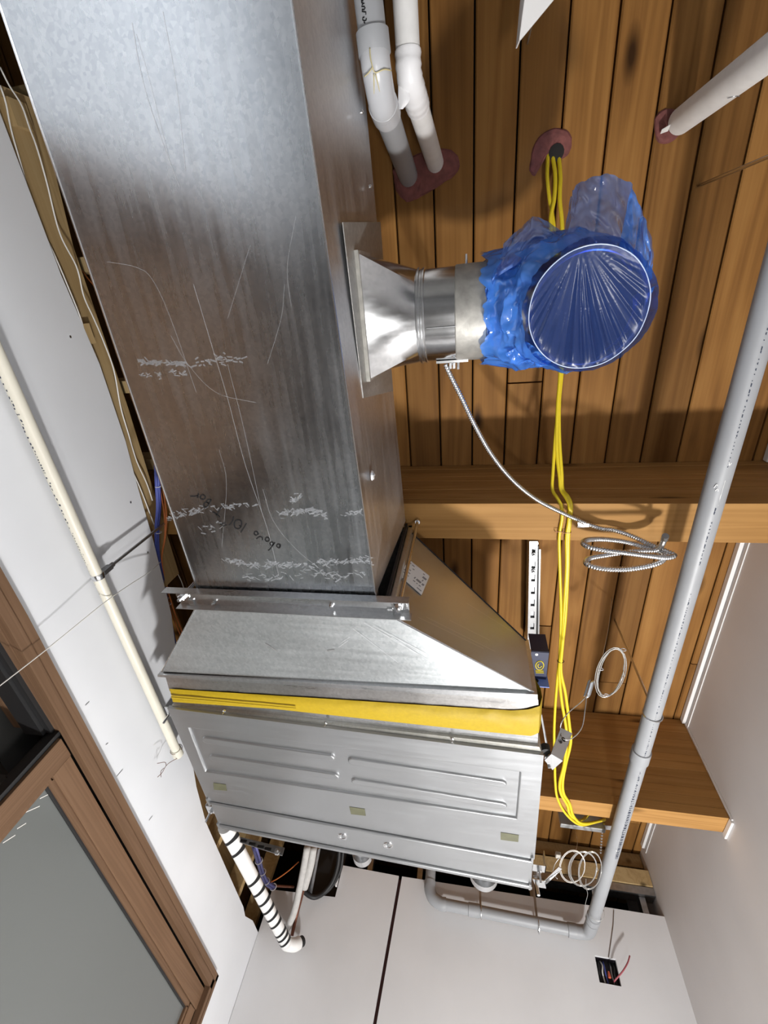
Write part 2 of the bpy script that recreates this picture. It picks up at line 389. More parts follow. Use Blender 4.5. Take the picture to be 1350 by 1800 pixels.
# left wall: drywall with a door opening and a stepped top edge
DY0, DY1 = -.42, 2.83
def zo(y): return .748 - .0228*max(0, y-.7)
topL = [(YB, 1.30), (-.5, 1.293), (-.12, 1.30), (.14, 1.325), (.40, 1.318), (.55, 1.30), (.78, 1.28), (1.10, 1.235), (1.5, 1.12), (1.9, 1.02), (2.12, .99), (2.5, .986), (2.9, .983), (2.97, .97), (3.1, 1.0), (YF+.02, 1.0)]
poly = [(YB, -1.65)] + [p for p in topL] + [(YF+.02, -1.65), (DY1, -1.65), (DY1, zo(DY1)-.03), (DY0, zo(DY0)-.03), (DY0, -1.65)]
# outline winds YB bottom -> top -> far bottom -> door cut-out
wl = MB(); n = len(poly)
fr = [V((XL, y, z)) for y, z in poly]; bk = [V((XL-.016, y, z)) for y, z in poly]
wl.add(fr+bk, [tuple(range(n)), tuple(reversed(range(n, 2*n)))] + [(i, n+i, n+(i+1) % n, (i+1) % n) for i in range(n)])
wlo = obj('wall_left', wl, M_wallL, kind='structure')
# far wall: two drywall sheets with an open joint between them, a notch and a box opening
def ysheet(mb, rects, y0=YF, y1=YF+.016):
    for (a, b, c, d) in rects: mb.box((a, y0, c), (b, y1, d))
wf = MB()
left = [V((x, YF, z)) for x, z in [(XL+.002, -1.65), (-.62, -1.65), (-.464, .75), (-.423, 1.381), (-.783, 1.389), (-.789, 1.222), (-1.05, 1.211), (XL+.002, 1.205)]]
wf.prism(left, (0, .016, 0))
fw = obj('wall_far', wf, M_wallF, kind='structure')
wr = MB()
wr.prism([V((x, YF, z)) for x, z in [(-.55, -1.65), (.66, -1.65), (.66, 1.387), (-.402, 1.381), (-.445, .75)]], (0, .016, 0))
ysheet(wr, [(.66, .763, -1.65, 1.066), (.66, .763, 1.17, 1.388), (.763, XR, -1.65, 1.392)])
obj('wall_far_sheet', wr, M_wallF, fw)
obj('joint_backing', MB().box((-.75, YF+.018, -1.65), (-.30, YF+.024, 1.37)), M_maroon, fw)
# cavity behind the walls
obj('wall_cavity', MB().box((-1.9, 3.98, -1.65), (1.2, 4.05, 1.76)).box((-1.9, YB, .95), (-1.86, 4.0, 1.76)), M_dark, kind='structure')
# vinyl edge trim along the right wall top
def trimpiece(name, y0, y1):
    t = obj(name, MB().box((XR-.017, y0, ZD-.030), (XR-.001, y1, ZD-.004)), M_trim, kind='structure', bevel=.002)
    obj('bead', MB().box((XR-.004, y0, ZD-.056), (XR-.0005, y1, ZD-.051)), M_trim, t)
trimpiece('trim_1', .822, 2.076); trimpiece('trim_2', 2.186, 3.22); trimpiece('trim_3', YB, .674)
obj('trim_4', MB().box((XR-.006, 2.068, 1.262), (XR-.0005, 2.0785, 1.72)), M_trim, kind='structure')
obj('trim_5', MB().box((XR-.010, 2.075, 1.25), (XR-.0005, 2.19, 1.2705)), M_trim, kind='structure', bevel=.002)

# framing inside the left cavity (top plate, studs, blocks)
fr_ = thing('wall_framing', (-1.3, .3, 1.3), 'pale stud framing exposed above the left wall beside the duct', 'framing')
lg_ = MB()
for (ya, za), (yb, zb2) in [((-.56, 1.462), (-.20, 1.409)), ((-.20, 1.409), (.30, 1.406)), ((.30, 1.406), (1.0, 1.372))]:
    lg_.hexa([(-1.248, ya, 1.18), (-1.210, ya, 1.18), (-1.210, yb, 1.18), (-1.248, yb, 1.18)], [(-1.248, ya, za), (-1.210, ya, za), (-1.210, yb, zb2), (-1.248, yb, zb2)])
obj('ledger', lg_, M_stud, fr_)
for q in [(22, 175), (148, 466), (219, 680), (262, 815)]:
    c = Zp(*q, 1.50)
    obj('block', MB().box((-1.70, c.y-.022, 1.49), (-1.20, c.y+.022, 1.58)), M_stud, fr_)
for q in [(145, 588), (30, 200)]:
    c = Xp(*q, -1.2)
    obj('block', MB().box((-1.2095, c.y-.03, c.z-.02), (-1.193, c.y+.03, c.z+.035)), M_stud, fr_)
M_studZ = M_stud
ft = thing('corner_framing', (-1.35, 2.8, .7), 'tan framing visible through the cut corner behind the striped pipe', 'framing')
obj('sheathing', MB().box((-1.60, 2.0, .8), (-1.585, 3.9, 1.745)), M_stud, ft)
for yy in (2.45, 2.93, 3.33):
    obj('stud', MB().box((-1.34, yy-.019, .75), (-1.25, yy+.019, 1.742)), M_stud, ft, bevel=.002)
obj('plate', MB().box((-1.34, 2.0, 1.60), (-1.25, 3.30, 1.638)), M_stud, ft)
# framing above the far wall
fa = thing('far_wall_framing', (.2, 3.3, 1.4), 'lumber plates and metal track showing above the far wall', 'framing')
obj('plate', MB().box((-1.0, 3.262, 1.54), (XR-.004, 3.30, 1.622)), M_stud, fa, bevel=.002)
obj('plate', MB().box((-1.0, 3.335, 1.665), (XR-.004, 3.43, 1.744)), M_stud, fa, bevel=.002)
obj('track', MB().box((-1.0, 3.27, 1.497), (XR-.004, 3.36, 1.536)), M_steel, fa)
for xx in (-.62, -.30, .05, .38, .74, 1.0):
    obj('metal_stud', MB().box((xx-.016, 3.30, -1.6), (xx+.016, 3.36, 1.496)), M_steel, fa)

# ------------------------------------------------------------------ door set in the left wall
door = thing('door_1', (-1.2, 1.2, -1.65), None, None); door['kind'] = 'structure'
XC = -1.165
def casing_strip(d0, d1, x, y0=DY0-.03, y1=2.845):
    ys = [y0, .7, 1.4, 2.1, y1]
    mb = MB()
    for a, b in zip(ys, ys[1:]):
        mb.hexa([(XL-.004, a, zo(a)-d1), (x, a, zo(a)-d1), (x, b, zo(b)-d1), (XL-.004, b, zo(b)-d1)],
                [(XL-.004, a, zo(a)-d0), (x, a, zo(a)-d0), (x, b, zo(b)-d0), (XL-.004, b, zo(b)-d0)])
    return mb
obj('casing', casing_strip(0, .0225, XC), M_door, door)
obj('casing', casing_strip(.0245, .053, XC-.002), M_door, door)
obj('casing', MB().box((XL-.004, 2.823, -1.65), (XC, 2.845, zo(2.845)-.001)).box((XL-.004, 2.795, -1.65), (XC-.002, 2.821, zo(2.82)-.026)), M_doorZ, door)
obj('casing', MB().box((XL-.004, DY0-.03, -1.65), (XC, DY0+.03, .69)), M_doorZ, door)
# jamb lining
obj('jamb', MB().box((-1.37, DY0+.03, .690), (XL-.004, 1.10, .70)).box((-1.37, DY0, -1.65), (XL-.004, DY0+.03, .70)), M_door, door)
# dark hardware track in the head of the opening
obj('head_track', MB().box((-1.30, DY0+.03, .668), (-1.235, 1.09, .690)).box((-1.232, DY0+.03, .678), (-1.215, 1.09, .690)), M_gasket, door)
# glazed leaf
leaf = obj('leaf_rail', MB().hexa([(-1.225, 1.185, .612), (-1.192, 1.185, .612), (-1.192, 2.83, .568), (-1.225, 2.83, .568)],
                                 [(-1.225, 1.185, .676), (-1.192, 1.185, .676), (-1.192, 2.83, .637), (-1.225, 2.83, .637)]), M_door, door, bevel=.001)
obj('leaf_stile', MB().box((-1.226, 1.108, -1.64), (-1.190, 1.183, .678)), M_doorZ, door, bevel=.0015)
obj('leaf_stile', MB().box((-1.226, 2.712, -1.64), (-1.1915, 2.784, .566)), M_doorZ, door, bevel=.001)
obj('glazing_bead', MB().hexa([(-1.222, 1.20, .594), (-1.197, 1.20, .594), (-1.197, 2.712, .552), (-1.222, 2.712, .552)],
                             [(-1.222, 1.20, .611), (-1.197, 1.20, .611), (-1.197, 2.712, .569), (-1.222, 2.712, .569)])
    .box((-1.222, 1.184, -1.6), (-1.197, 1.20, .606)).box((-1.222, 2.694, -1.6), (-1.197, 2.711, .556)), M_door, door)
obj('gasket', MB().hexa([(-1.218, 1.20, .586), (-1.203, 1.20, .586), (-1.203, 2.70, .545), (-1.218, 2.70, .545)],
                       [(-1.218, 1.20, .594), (-1.203, 1.20, .594), (-1.203, 2.70, .552), (-1.218, 2.70, .552)]), M_gasket, door)
obj('glass_pane', MB().hexa([(-1.216, 1.195, -1.58), (-1.208, 1.195, -1.58), (-1.208, 2.70, -1.58), (-1.216, 2.70, -1.58)],
                           [(-1.216, 1.195, .592), (-1.208, 1.195, .592), (-1.208, 2.70, .550), (-1.216, 2.70, .550)]), M_frost, door)
sm = MB()
for i, (q0, q1) in enumerate([((70, 1404), (86, 1396)), ((45, 1428), (70, 1417)), ((30, 1457), (46, 1447)), ((5, 1482), (27, 1468))]):
    sm.ribbon([Xp(*q0, -1.2075), Xp(*q1, -1.2075)], .0022, (1, 0, 0))
obj('glass_smear', sm, M_whitecable, door)
obj('reveal_shade_backing', MB().box((-1.245, 1.10, .55), (-1.230, 2.86, .72)).box((-1.245, 2.78, -1.6), (-1.230, 2.86, .56)), M_gasket, door)  # black strips stand in for the shade in the gap around the leaf
obj('edge_seal', MB().box((-1.228, 1.092, -1.64), (-1.200, 1.107, .688)), M_gasket, door)
# next room, dark: its back wall with a brown panel
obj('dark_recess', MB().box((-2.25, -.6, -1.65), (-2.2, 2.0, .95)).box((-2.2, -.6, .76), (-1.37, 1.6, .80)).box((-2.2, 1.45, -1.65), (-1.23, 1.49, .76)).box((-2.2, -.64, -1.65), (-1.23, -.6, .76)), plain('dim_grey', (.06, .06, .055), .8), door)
obj('inner_panel', MB().box((-1.60, -.35, -1.6), (-1.56, 1.28, .742)), M_door, door)
obj('inner_frame', MB().box((-1.44, -.5, .63), (-1.40, 1.35, .745)).box((-1.44, 1.25, -1.6), (-1.40, 1.33, .63)), plain('grey_frame', (.10, .10, .095), .5), door)

# ================================================================== MAIN DUCT
ZB, ZT = .92, 1.34
def duct_l(y): return -.770 - .002*(.735-y)
def duct_r(y): return -.245 - .0216*(.715-y)
YD0 = YB + .02
duct = thing('supply_duct', (-.5, -1.0, ZB), 'large rectangular galvanized duct filling the upper left, hung under the beam', 'duct')
db = MB()
ys = [YD0, -2.1, -.95, .30, .722]
bot = MB().grid(lambda u, v: V((duct_l(YD0+(.722-YD0)*v)*(1-u)+duct_r(YD0+(.722-YD0)*v)*u, YD0+(.722-YD0)*v, ZB)), 2, 12)
dbo = obj('bottom_sheet', bot, M_duct, duct)
obj('side_sheet', MB().hexa([(duct_r(YD0)-.002, YD0, ZB), (duct_r(YD0), YD0, ZB), (duct_r(.722), .722, ZB), (duct_r(.722)-.002, .722, ZB)],
                           [(duct_r(YD0)+.022, YD0, ZT), (duct_r(YD0)+.024, YD0, ZT), (duct_r(.722)+.026, .722, ZT), (duct_r(.722)+.024, .722, ZT)]), galv('duct_side_sheet', (.66, .67, .69), .40, 'Y', .12), duct, label='right side of the duct')
obj('side_sheet', MB().hexa([(duct_l(YD0), YD0, ZB), (duct_l(YD0)+.002, YD0, ZB), (duct_l(.735)+.002, .735, ZB), (duct_l(.735), .735, ZB)],
                           [(duct_l(YD0), YD0, ZT), (duct_l(YD0)+.002, YD0, ZT), (duct_l(.735)+.002, .735, ZT), (duct_l(.735), .735, ZT)]), M_sheet, duct)
obj('top_sheet', MB().box((-.78, YD0, ZT), (-.25, .735, ZT+.002)), M_sheet, duct)
for s, fx in ((1, duct_r), (-1, duct_l)):
    obj('corner_seam', MB().tube([(fx(YD0), YD0, ZB-.0005), (fx(-1), -1, ZB-.0005), (fx(.722), .722, ZB-.0005)], .0022, 6), M_zinc, duct)
obj('end_flange', MB().box((-.772, .722, ZB-.002), (-.243, .736, ZB+.03)), M_sheetX, duct)
# bolts and dimples on the side
for q in [(649, 328), (634, 197), (656, 835)]:
    c = Xp(*q, -.236); obj('rivet', MB().lathe([(.004, 0), (.004, .004), (.0015, .006)], c, (1, 0, 0), 10), M_zinc, duct)
c = Xp(655, 836, -.239); obj('sealant_dab', MB().lathe([(.013, -.002), (.010, .003), (.002, .005)], c, (1, 0, 0), 12), M_chalk, duct)
# scratches
sc = MB()
zs = ZB - .0006
for pts, w in [([(232, 40), (246, 120), (268, 200), (316, 330)], .0016), ([(240, 60), (265, 150), (300, 290)], .0012), ([(286, 20), (310, 150), (326, 300)], .0014),
               ([(340, 500), (376, 620), (400, 700), (432, 820), (470, 930), (490, 1012)], .0012), ([(400, 640), (430, 760), (460, 900)], .0008),
               ([(462, 860), (480, 915), (520, 965), (575, 1010)], .0009), ([(188, 460), (240, 470), (268, 492), (300, 560), (345, 690)], .0008),
               ([(300, 590), (330, 640), (380, 690), (450, 708)], .0008), ([(500, 500), (494, 560), (470, 640)], .0007), ([(385, 790), (398, 850), (390, 960)], .0007),
               ([(440, 430), (400, 560)], .0006), ([(520, 380), (505, 470), (512, 540)], .0006)]:
    sc.ribbon(catmull([Zp(x, y, zs) for x, y in pts], 5), w, (0, 0, 1))
obj('scratch', sc, film('fine_scratch', (1, 1, 1), (.62, .63, .65), .36, .5, 0), duct, kind='stuff')
rub = MB(); rr = random.Random(3)
for (xa, ya, xb, yb, n, sp) in [(240, 636, 330, 640, 60, 4), (330, 636, 430, 630, 34, 8), (250, 660, 330, 655, 26, 5), (295, 912, 355, 893, 40, 5), (360, 895, 450, 886, 26, 4),
                               (490, 905, 545, 895, 55, 5), (545, 900, 575, 905, 26, 6), (600, 905, 640, 900, 16, 4), (396, 984, 455, 995, 46, 4), (460, 990, 550, 996, 60, 5), (550, 990, 655, 985, 62, 6), (430, 1016, 640, 1010, 60, 6), (510, 880, 528, 872, 18, 6), (355, 930, 390, 920, 12, 6)]:
    for i in range(n):
        t = rr.random(); x = xa+(xb-xa)*t+rr.uniform(-4, 4); y = ya+(yb-ya)*t+rr.gauss(0, sp*.6)
        a = rr.uniform(-.9, .9); l = rr.uniform(2, 6)
        rub.ribbon([Zp(x-l*math.cos(a), y-l*math.sin(a), ZB-.0004), Zp(x+l*math.cos(a), y+l*math.sin(a), ZB-.0004)], rr.uniform(.0016, .004), (0, 0, 1))
M_rub = film('chalk_rub', (1, 1, 1), (.55, .57, .60), .26, .6)
obj('chalk_rub', rub, M_rub, duct, kind='stuff')
# handwriting: above 101" T Bar (upside down from here)
def hw(pts): return [(330 + x/5.87, 860 + y/5.87) for x, y in pts]
strokes = [
 [(950,570),(925,568),(918,590),(940,606),(955,592),(952,572),(945,600)],                                  # a
 [(900,548),(880,575),(850,615),(828,632)], [(862,585),(848,560),(866,545),(885,560),(872,582)],            # b
 [(838,505),(812,498),(798,520),(815,540),(838,528),(838,505)],                                            # o
 [(770,525),(764,496),(735,492),(708,512)],                                                                # v
 [(728,470),(712,440),(690,440),(684,462),(704,476),(722,462)],                                            # e
 [(603,355),(575,400),(545,448)],                                                                          # 1
 [(555,350),(540,322),(500,320),(478,350),(485,395),(515,410),(545,392),(555,350)], [(548,390),(530,372)],  # 0
 [(470,285),(458,330),(425,372)], [(400,370),(362,382)], [(382,345),(336,368)],                            # 1 "
 [(348,182),(318,228),(292,268)], [(254,232),(292,258),(332,290)],                                         # T
 [(240,108),(222,140),(196,185)], [(240,108),(205,105),(195,130),(218,145),(180,135),(163,158),(172,186),(196,185)],  # B
 [(178,72),(150,58),(128,75),(135,100),(160,105),(178,88),(178,66)],                                       # a
 [(110,45),(98,90)], [(104,65),(70,72),(25,72)],                                                           # r
]
ink = MB()
for s in strokes: ink.ribbon(catmull([Zp(x, y, ZB-.0009) for x, y in hw(s)], 5), .0031, (0, 0, 1))
obj('handwriting', ink, M_ink, duct, label='black marker handwriting reading above 101 inch T Bar')

# trapeze hanger
def rod_bolt(mb, c, r=.011, drop=.022):
    mb.lathe([(r, 0), (r, -.010), (r*.75, -.012), (r*.45, -.012), (r*.45, -drop)], c, (0, 0, 1), 6)
tz = thing('trapeze_hanger', (-.5, .74, .885), 'metal channel trapeze on threaded rods under the duct end', 'hanger')
xa, xb = -.862, -.152
ch = MB().box((xa+.03, .7155, .9105), (xb-.003, .771, .9125)).box((xa, .715, .886), (xb, .7168, .9125)).box((xa+.03, .7695, .886), (xb+.004, .7712, .9125))
obj('channel', ch, M_sheetX, tz)
for x, y in ((-.181, .742), (-.815, .742)):
    obj('threaded_rod', MB().cyl((x, y, .913), (x, y, 1.386), .0055, 10), M_zinc, tz, smooth=True)
    obj('rod_nut', MB().lathe([(.0095, 0), (.0095, -.018)], (x, y, 1.3865), (0, 0, 1), 6), M_zinc, tz)
    obj('washer', MB().lathe([(.021, 0), (.021, -.002)], (x, y, .9100), (0, 0, 1), 18), M_zinc, tz)
    nb = MB(); rod_bolt(nb, (x, y, .9078)); obj('rod_nut', nb, M_zinc, tz)
for q in [(375, 1060), (582, 1065)]:
    c = Zp(*q, .905); c.z = .9100; obj('self_tapping_screw', MB().lathe([(.006, 0), (.006, -.006), (.0025, -.007), (.0025, -.013)], c, (0, 0, 1), 6), M_zinc, tz)

# transition
tr = thing('duct_transition', (-.3, .9, .9), 'flared galvanized duct transition between trapeze and fan unit', 'duct transition')
n0 = [V((-.778, .772, .914)), V((-.222, .772, .914)), V((-.205, .772, 1.352)), V((-.778, .772, 1.352))]
f0 = [V((-.985, 1.050, .900)), V((.181, 1.016, .900)), V((.181, 1.016, 1.092)), V((-.985, 1.050, 1.092))]
tsheet = galv('transition_sheet', (.50, .525, .535), .40, 'X', .06, metallic=.8)
def lerp(a, b, t): return a + (b-a)*t
obj('bottom_sheet', MB().grid(lambda u, v: lerp(lerp(n0[0], n0[1], u), lerp(f0[0], f0[1], u), v), 4, 4), tsheet, tr)
obj('right_sheet', MB().grid(lambda u, v: lerp(lerp(n0[1], n0[2], v), lerp(f0[1], f0[2], v), u), 4, 4), galv('transition_side_sheet', (.56, .59, .62), .36, 'Y', .06, spangle=False), tr)
obj('left_sheet', MB().grid(lambda u, v: lerp(lerp(n0[3], n0[0], v), lerp(f0[3], f0[0], v), u), 4, 4), tsheet, tr)
obj('top_sheet', MB().grid(lambda u, v: lerp(lerp(n0[2], n0[3], u), lerp(f0[2], f0[3], u), v), 4, 4), tsheet, tr)
obj('seam', MB().tube([n0[1]-V((0, 0, .001)), f0[1]-V((0, 0, .001))], .0028, 6), M_zinc, tr)
obj('seam', MB().tube([n0[0]-V((0, 0, .001)), f0[0]-V((0, 0, .001))], .002, 6), M_zinc, tr)
obj('seam', MB().tube([n0[2], f0[2]], .003, 6), M_gasket, tr)
obj('inlet_flange', MB().box((-.212, .752, .905), (-.199, .775, 1.362)).box((-.79, .752, .9135), (-.212, .775, .925)).box((-.80, .752, .905), (-.785, .775, 1.362)).box((-.80, .752, 1.350), (-.20, .775, 1.362)), M_sheet, tr)
obj('gasket', MB().box((-.222, .737, .912), (-.214, .751, 1.35)).box((-.785, .737, .9135), (-.222, .751, .922)), M_gasket, tr)
def paper(parent, pxs, fn, name='paper_label', rows=6, seed=1):
    p = [fn(*q) for q in pxs]; nrm = (p[1]-p[0]).cross(p[3]-p[0]).normalized()
    if nrm.z > 0: nrm = -nrm
    o = obj(name, MB().prism([a + nrm*.0002 for a in p], nrm*.0006), M_paper, parent)
    rr = random.Random(seed); pr = MB()
    for i in range(rows):
        t = .12 + .76*i/(rows-1)
        a = lerp(p[0], p[3], t); b = lerp(p[1], p[2], t)
        u = .06
        while u < .9:
            w = rr.uniform(.04, .2)
            if rr.random() < .6:
                w = min(w, .94-u); pr.ribbon([lerp(a, b, u)+nrm*.0010, lerp(a, b, u+w)+nrm*.0010], (p[3]-p[0]).length*.045*rr.choice([1, 1, 2.2]), nrm)
            u += w + .05
    obj('print', pr, M_ink if seed > 5 else plain('grey_print', (.25, .25, .26), .6), o)
    return o
zpl = lambda x, y: Zp(x, y, .9025)
paper(tr, [(558, 1162), (623, 1165), (632, 1190), (571, 1187)], lambda x, y: Zp(x, y, .9050), seed=2)
nrmR = (f0[1]-n0[1]).cross(n0[2]-n0[1]).normalized()
def onR(x, y):
    r = ray(x, y); return r * ((n0[1].dot(nrmR)) / r.dot(nrmR)) * .997
paper(tr, [(720, 985), (755, 1013), (741, 1046), (700, 1010)], onR, seed=4)
mk = MB()
for pts in [[(466, 1131), (480, 1140), (497, 1152)], [(575, 1144), (588, 1142)]]:
    mk.ribbon([Zp(x, y, .9055) for x, y in pts], .004, (0, 0, 1))
obj('smudge', mk, plain('dark_smudge', (.2, .2, .2), .6), tr, kind='stuff')
s2 = MB()
for a, b in [((640, 1095), (735, 1150)), ((655, 1100), (750, 1150)), ((600, 1130), (615, 1120)), ((620, 1105), (700, 1165)), ((595, 1138), (612, 1126)), ((688, 1120), (810, 1196)), ((375, 1152), (415, 1160))]:
    s2.ribbon([Zp(*a, .9060), Zp(*b, .9045)], .0009, (0, 0, 1))
obj('scratch', s2, M_chalk, tr, kind='stuff')
s3 = MB()
for a, b in [((735, 1085), (850, 1140)), ((750, 1085), (870, 1145)), ((790, 1090), (860, 1125)), ((820, 1060), (900, 1110))]:
    s3.ribbon([onR(*a), onR(*b)], .0009, nrmR)
obj('scratch', s3, M_chalk, tr, kind='stuff')

# flange, canvas connector and inlet collar
def band(name, tl, tr_, br, bl, z0, z1, mat, parent, **k):
    p = [Zp(*q, z0) for q in (tl, tr_, br, bl)]
    return obj(name, MB().prism([p[0], p[3], p[2], p[1]], (0, 0, z1-z0)), mat, parent, **k)
band('outlet_flange', (277, 1186), (945, 1221), (945, 1231), (277, 1190), .890, 1.10, M_sheetX, tr)
fc = thing('flexible_connector', (-.4, 1.12, .9), 'yellow canvas flexible connector strip between transition and fan unit', 'connector')
band('metal_edge', (291, 1190), (946, 1230), (947, 1250), (298, 1215), .899, 1.09, galv('collar_metal', (.55, .54, .53), .3, 'X', .12), fc)
cl = [(298, 1211), (600, 1230), (800, 1243), (900, 1249), (930, 1247), (949, 1241)]
cb = [(304, 1234), (480, 1246), (700, 1270), (850, 1286), (935, 1294), (947, 1288)]
def edge(lst, t):
    # x-parametrised interpolation
    xs = [q[0] for q in lst]; x = xs[0] + (xs[-1]-xs[0])*t
    for a, b in zip(lst, lst[1:]):
        if x <= b[0]+1e-6:
            w = (x-a[0])/(b[0]-a[0]); return V((x, a[1]+(b[1]-a[1])*w))
    return V(lst[-1])
def canvas(u, v):
    a = edge(cl, u); b = edge(cb, u); q = a.lerp(b, v)
    bul = .012*math.sin(math.pi*v) * (.35 + .65*u) + .003*noise.noise(V((u*22, v*3, 0)))*(1 if u > .85 else .4)
    fold = .006*math.exp(-((v-.62-.25*u)/.12)**2)*max(0, 1-u*2.2)
    z = .896 - bul + fold
    return Zp(q.x, q.y, z)
cm = MB().grid(canvas, 90, 10)
cm.grid(lambda u, v: canvas(1, u) + V((.012*math.sin(math.pi*min(1, v*2)), .004*v, .19*v)), 10, 6)
obj('canvas', cm, M_canvas, fc, smooth='all')
c2 = MB().grid(lambda u, v: Zp(*lerp(V((300, 1224)), V((520, 1244)), u), .884 - .0035*math.sin(math.pi*v)) + V((0, .010*v*(1-.5*u) , 0)), 20, 4)
obj('canvas_fold', c2, M_canvas, fc, smooth='all')
band('unit_collar', (302, 1229), (946, 1289), (945, 1314), (306, 1241), .899, 1.09, galv('collar_bright', (.66, .67, .68), .26, 'X', .1), fc)

# ================================================================== FAN COIL UNIT
ZU = .88
C4 = [V((-1.003, 1.201, 0)), V((.214, 1.245, 0)), V((.229, 2.005, 0)), V((-1.006, 1.911, 0))]
def U(u, v, z=ZU): 
    p = lerp(lerp(C4[0], C4[1], u), lerp(C4[3], C4[2], u), v); return V((p.x, p.y, z))
fcu = thing('fan_coil_unit', (-.39, 1.6, ZU), 'grey sheet metal ceiling fan coil unit with pressed rib panel underneath', 'fan coil unit')
body = MB().hexa([U(.004, .02, ZU+.008), U(.996, .02, ZU+.008), U(.998, .99, ZU+.008), U(.002, .99, ZU+.008)], [U(.004, .02, 1.17), U(.996, .02, 1.17), U(.998, .99, 1.17), U(.002, .99, 1.17)])
obj('casing', body, M_unit, fcu)
band('front_edge', (303, 1240), (948, 1313), (953, 1325), (298, 1245), .890, 1.15, galv('edge_strip', (.62, .61, .56), .34, 'X', .12), fcu)
def segd(p, a, b):
    ab = b-a; t = max(0, min(1, (p-a).dot(ab)/ab.dot(ab))); return (p-a-ab*t).length
def P2(x, y): q = Zp(x, y, ZU); return V((q.x, q.y))
ribs = [(P2(362, 1303), P2(580, 1334)), (P2(374, 1334), P2(588, 1367)), (P2(619, 1340), P2(882, 1380)), (P2(625, 1376), P2(883, 1419))]
rect = [P2(331, 1279), P2(915, 1357), P2(908, 1440), P2(361, 1357)]
def sstep(a, b, x): t = max(0, min(1, (x-a)/(b-a))); return t*t*(3-2*t)
def inside(p, poly):
    d = 1e9; sgn = 1
    for i in range(4):
        a, b = poly[i], poly[(i+1) % 4]; e = b-a; nn = V((-e.y, e.x)).normalized()
        d = min(d, (p-a).dot(nn))
    return d
ctr = (rect[0]+rect[2])/2
sg = 1 if inside(ctr, rect) > 0 else -1
def emboss(p):
    d = sg*inside(p, rect) if sg > 0 else None
    if sg < 0:
        d = inside(p, [rect[0], rect[3], rect[2], rect[1]])
    h = .017*sstep(-.001, .005, d)                       # panel centre pressed up into the unit
    for a, b in ribs:
        h -= .016*(1-sstep(.0135, .0185, segd(p, a, b)))  # obround ribs pressed back down
    return h
VP1 = .735
def panel(u, v):
    q = U(u, v*VP1); return V((q.x, q.y, ZU + emboss(V((q.x, q.y)))))
obj('rib_panel', MB().grid(panel, 480, 300), M_unit, fcu, smooth='all')
pe = MB(); e0 = [U(0, 0), U(1, 0), U(1, VP1), U(0, VP1)]
for i in range(4): 
    a, b = e0[i], e0[(i+1) % 4]; pe.add([a, b, b+V((0, 0, .012)), a+V((0, 0, .012))], [(0, 1, 2, 3)])
obj('panel_edge', pe, M_unit, fcu)
# joint rail with rounded lip
def rail(v, r, u0=.006, u1=.994):
    a, b = U(u0, v, ZU-.002), U(u1, v, ZU-.002)
    return MB().tube([a, b], r, 10)
obj('joint_rail', rail(VP1+.013, .0065), M_unit, fcu, smooth=True)
obj('joint_rail', MB().hexa([U(.01, VP1+.020, ZU-.001), U(.99, VP1+.020, ZU-.001), U(.99, VP1+.036, ZU-.001), U(.01, VP1+.036, ZU-.001)], [U(.01, VP1+.020, ZU+.006), U(.99, VP1+.020, ZU+.006), U(.99, VP1+.036, ZU+.006), U(.01, VP1+.036, ZU+.006)]), M_steel, fcu)
acc = MB().hexa([U(.008, VP1+.03, ZU), U(.995, VP1+.03, ZU), U(.996, .955, ZU), U(.004, .955, ZU)], [U(.008, VP1+.03, ZU+.008), U(.995, VP1+.03, ZU+.008), U(.996, .955, ZU+.008), U(.004, .955, ZU+.008)])
obj('access_panel', acc, M_unit, fcu, bevel=.0015)
obj('rear_rail', rail(.966, .0065), M_unit, fcu, smooth=True)
obj('rear_lip', MB().hexa([U(.0, .975, ZU-.002), U(1, .975, ZU-.002), U(1, 1, ZU-.002), U(0, 1, ZU-.002)], [U(0, .975, ZU+.02), U(1, .975, ZU+.02), U(1, 1, ZU+.02), U(0, 1, ZU+.02)]), M_unit, fcu)
for u in (.003, .990):
    obj('end_clip', MB().hexa([U(u, VP1-.03, ZU-.008), U(u+.006, VP1-.03, ZU-.008), U(u+.006, VP1+.03, ZU-.008), U(u, VP1+.03, ZU-.008)], [U(u, VP1-.03, ZU+.01), U(u+.006, VP1-.03, ZU+.01), U(u+.006, VP1+.03, ZU+.01), U(u, VP1+.03, ZU+.01)]), M_unit, fcu)
    obj('end_clip', MB().hexa([U(u, .94, ZU-.008), U(u+.006, .94, ZU-.008), U(u+.006, .99, ZU-.008), U(u, .99, ZU-.008)], [U(u, .94, ZU+.01), U(u+.006, .94, ZU+.01), U(u+.006, .99, ZU+.01), U(u, .99, ZU+.01)]), M_unit, fcu)
for q in [(602, 1470.5), (682, 1486)]:
    c = Zp(*q, ZU)
    o = obj('drain_plug', MB().lathe([(.020, .0005), (.018, -.003), (.013, -.002), (.010, .003), (.004, .004)], c, (0, 0, 1), 24), M_zinc, fcu, smooth=True)
    obj('slot', MB().box((c.x-.001, c.y-.010, c.z-.0045), (c.x+.001, c.y+.002, c.z-.001)), M_steel, o)
for pts in [[(375, 1376), (397, 1379), (399, 1390), (376, 1388)], [(614, 1418), (641, 1422), (643, 1434), (617, 1431)], [(880, 1463), (912, 1468), (911, 1480), (880, 1476)]]:
    p = [Zp(*q, ZU-.0006) for q in pts]; obj('spec_label', MB().prism(p, (0, 0, -.0005)), M_label, fcu)
for q in [(395, 1249), (573, 1270), (795, 1298)]:
    c = Zp(*q, .888); c.z = .8885
    obj('screw', MB().lathe([(.0055, 0), (.0055, -.005), (.0022, -.006), (.0022, -.014)], c, (0, 0, 1), 6), M_zinc, fcu)
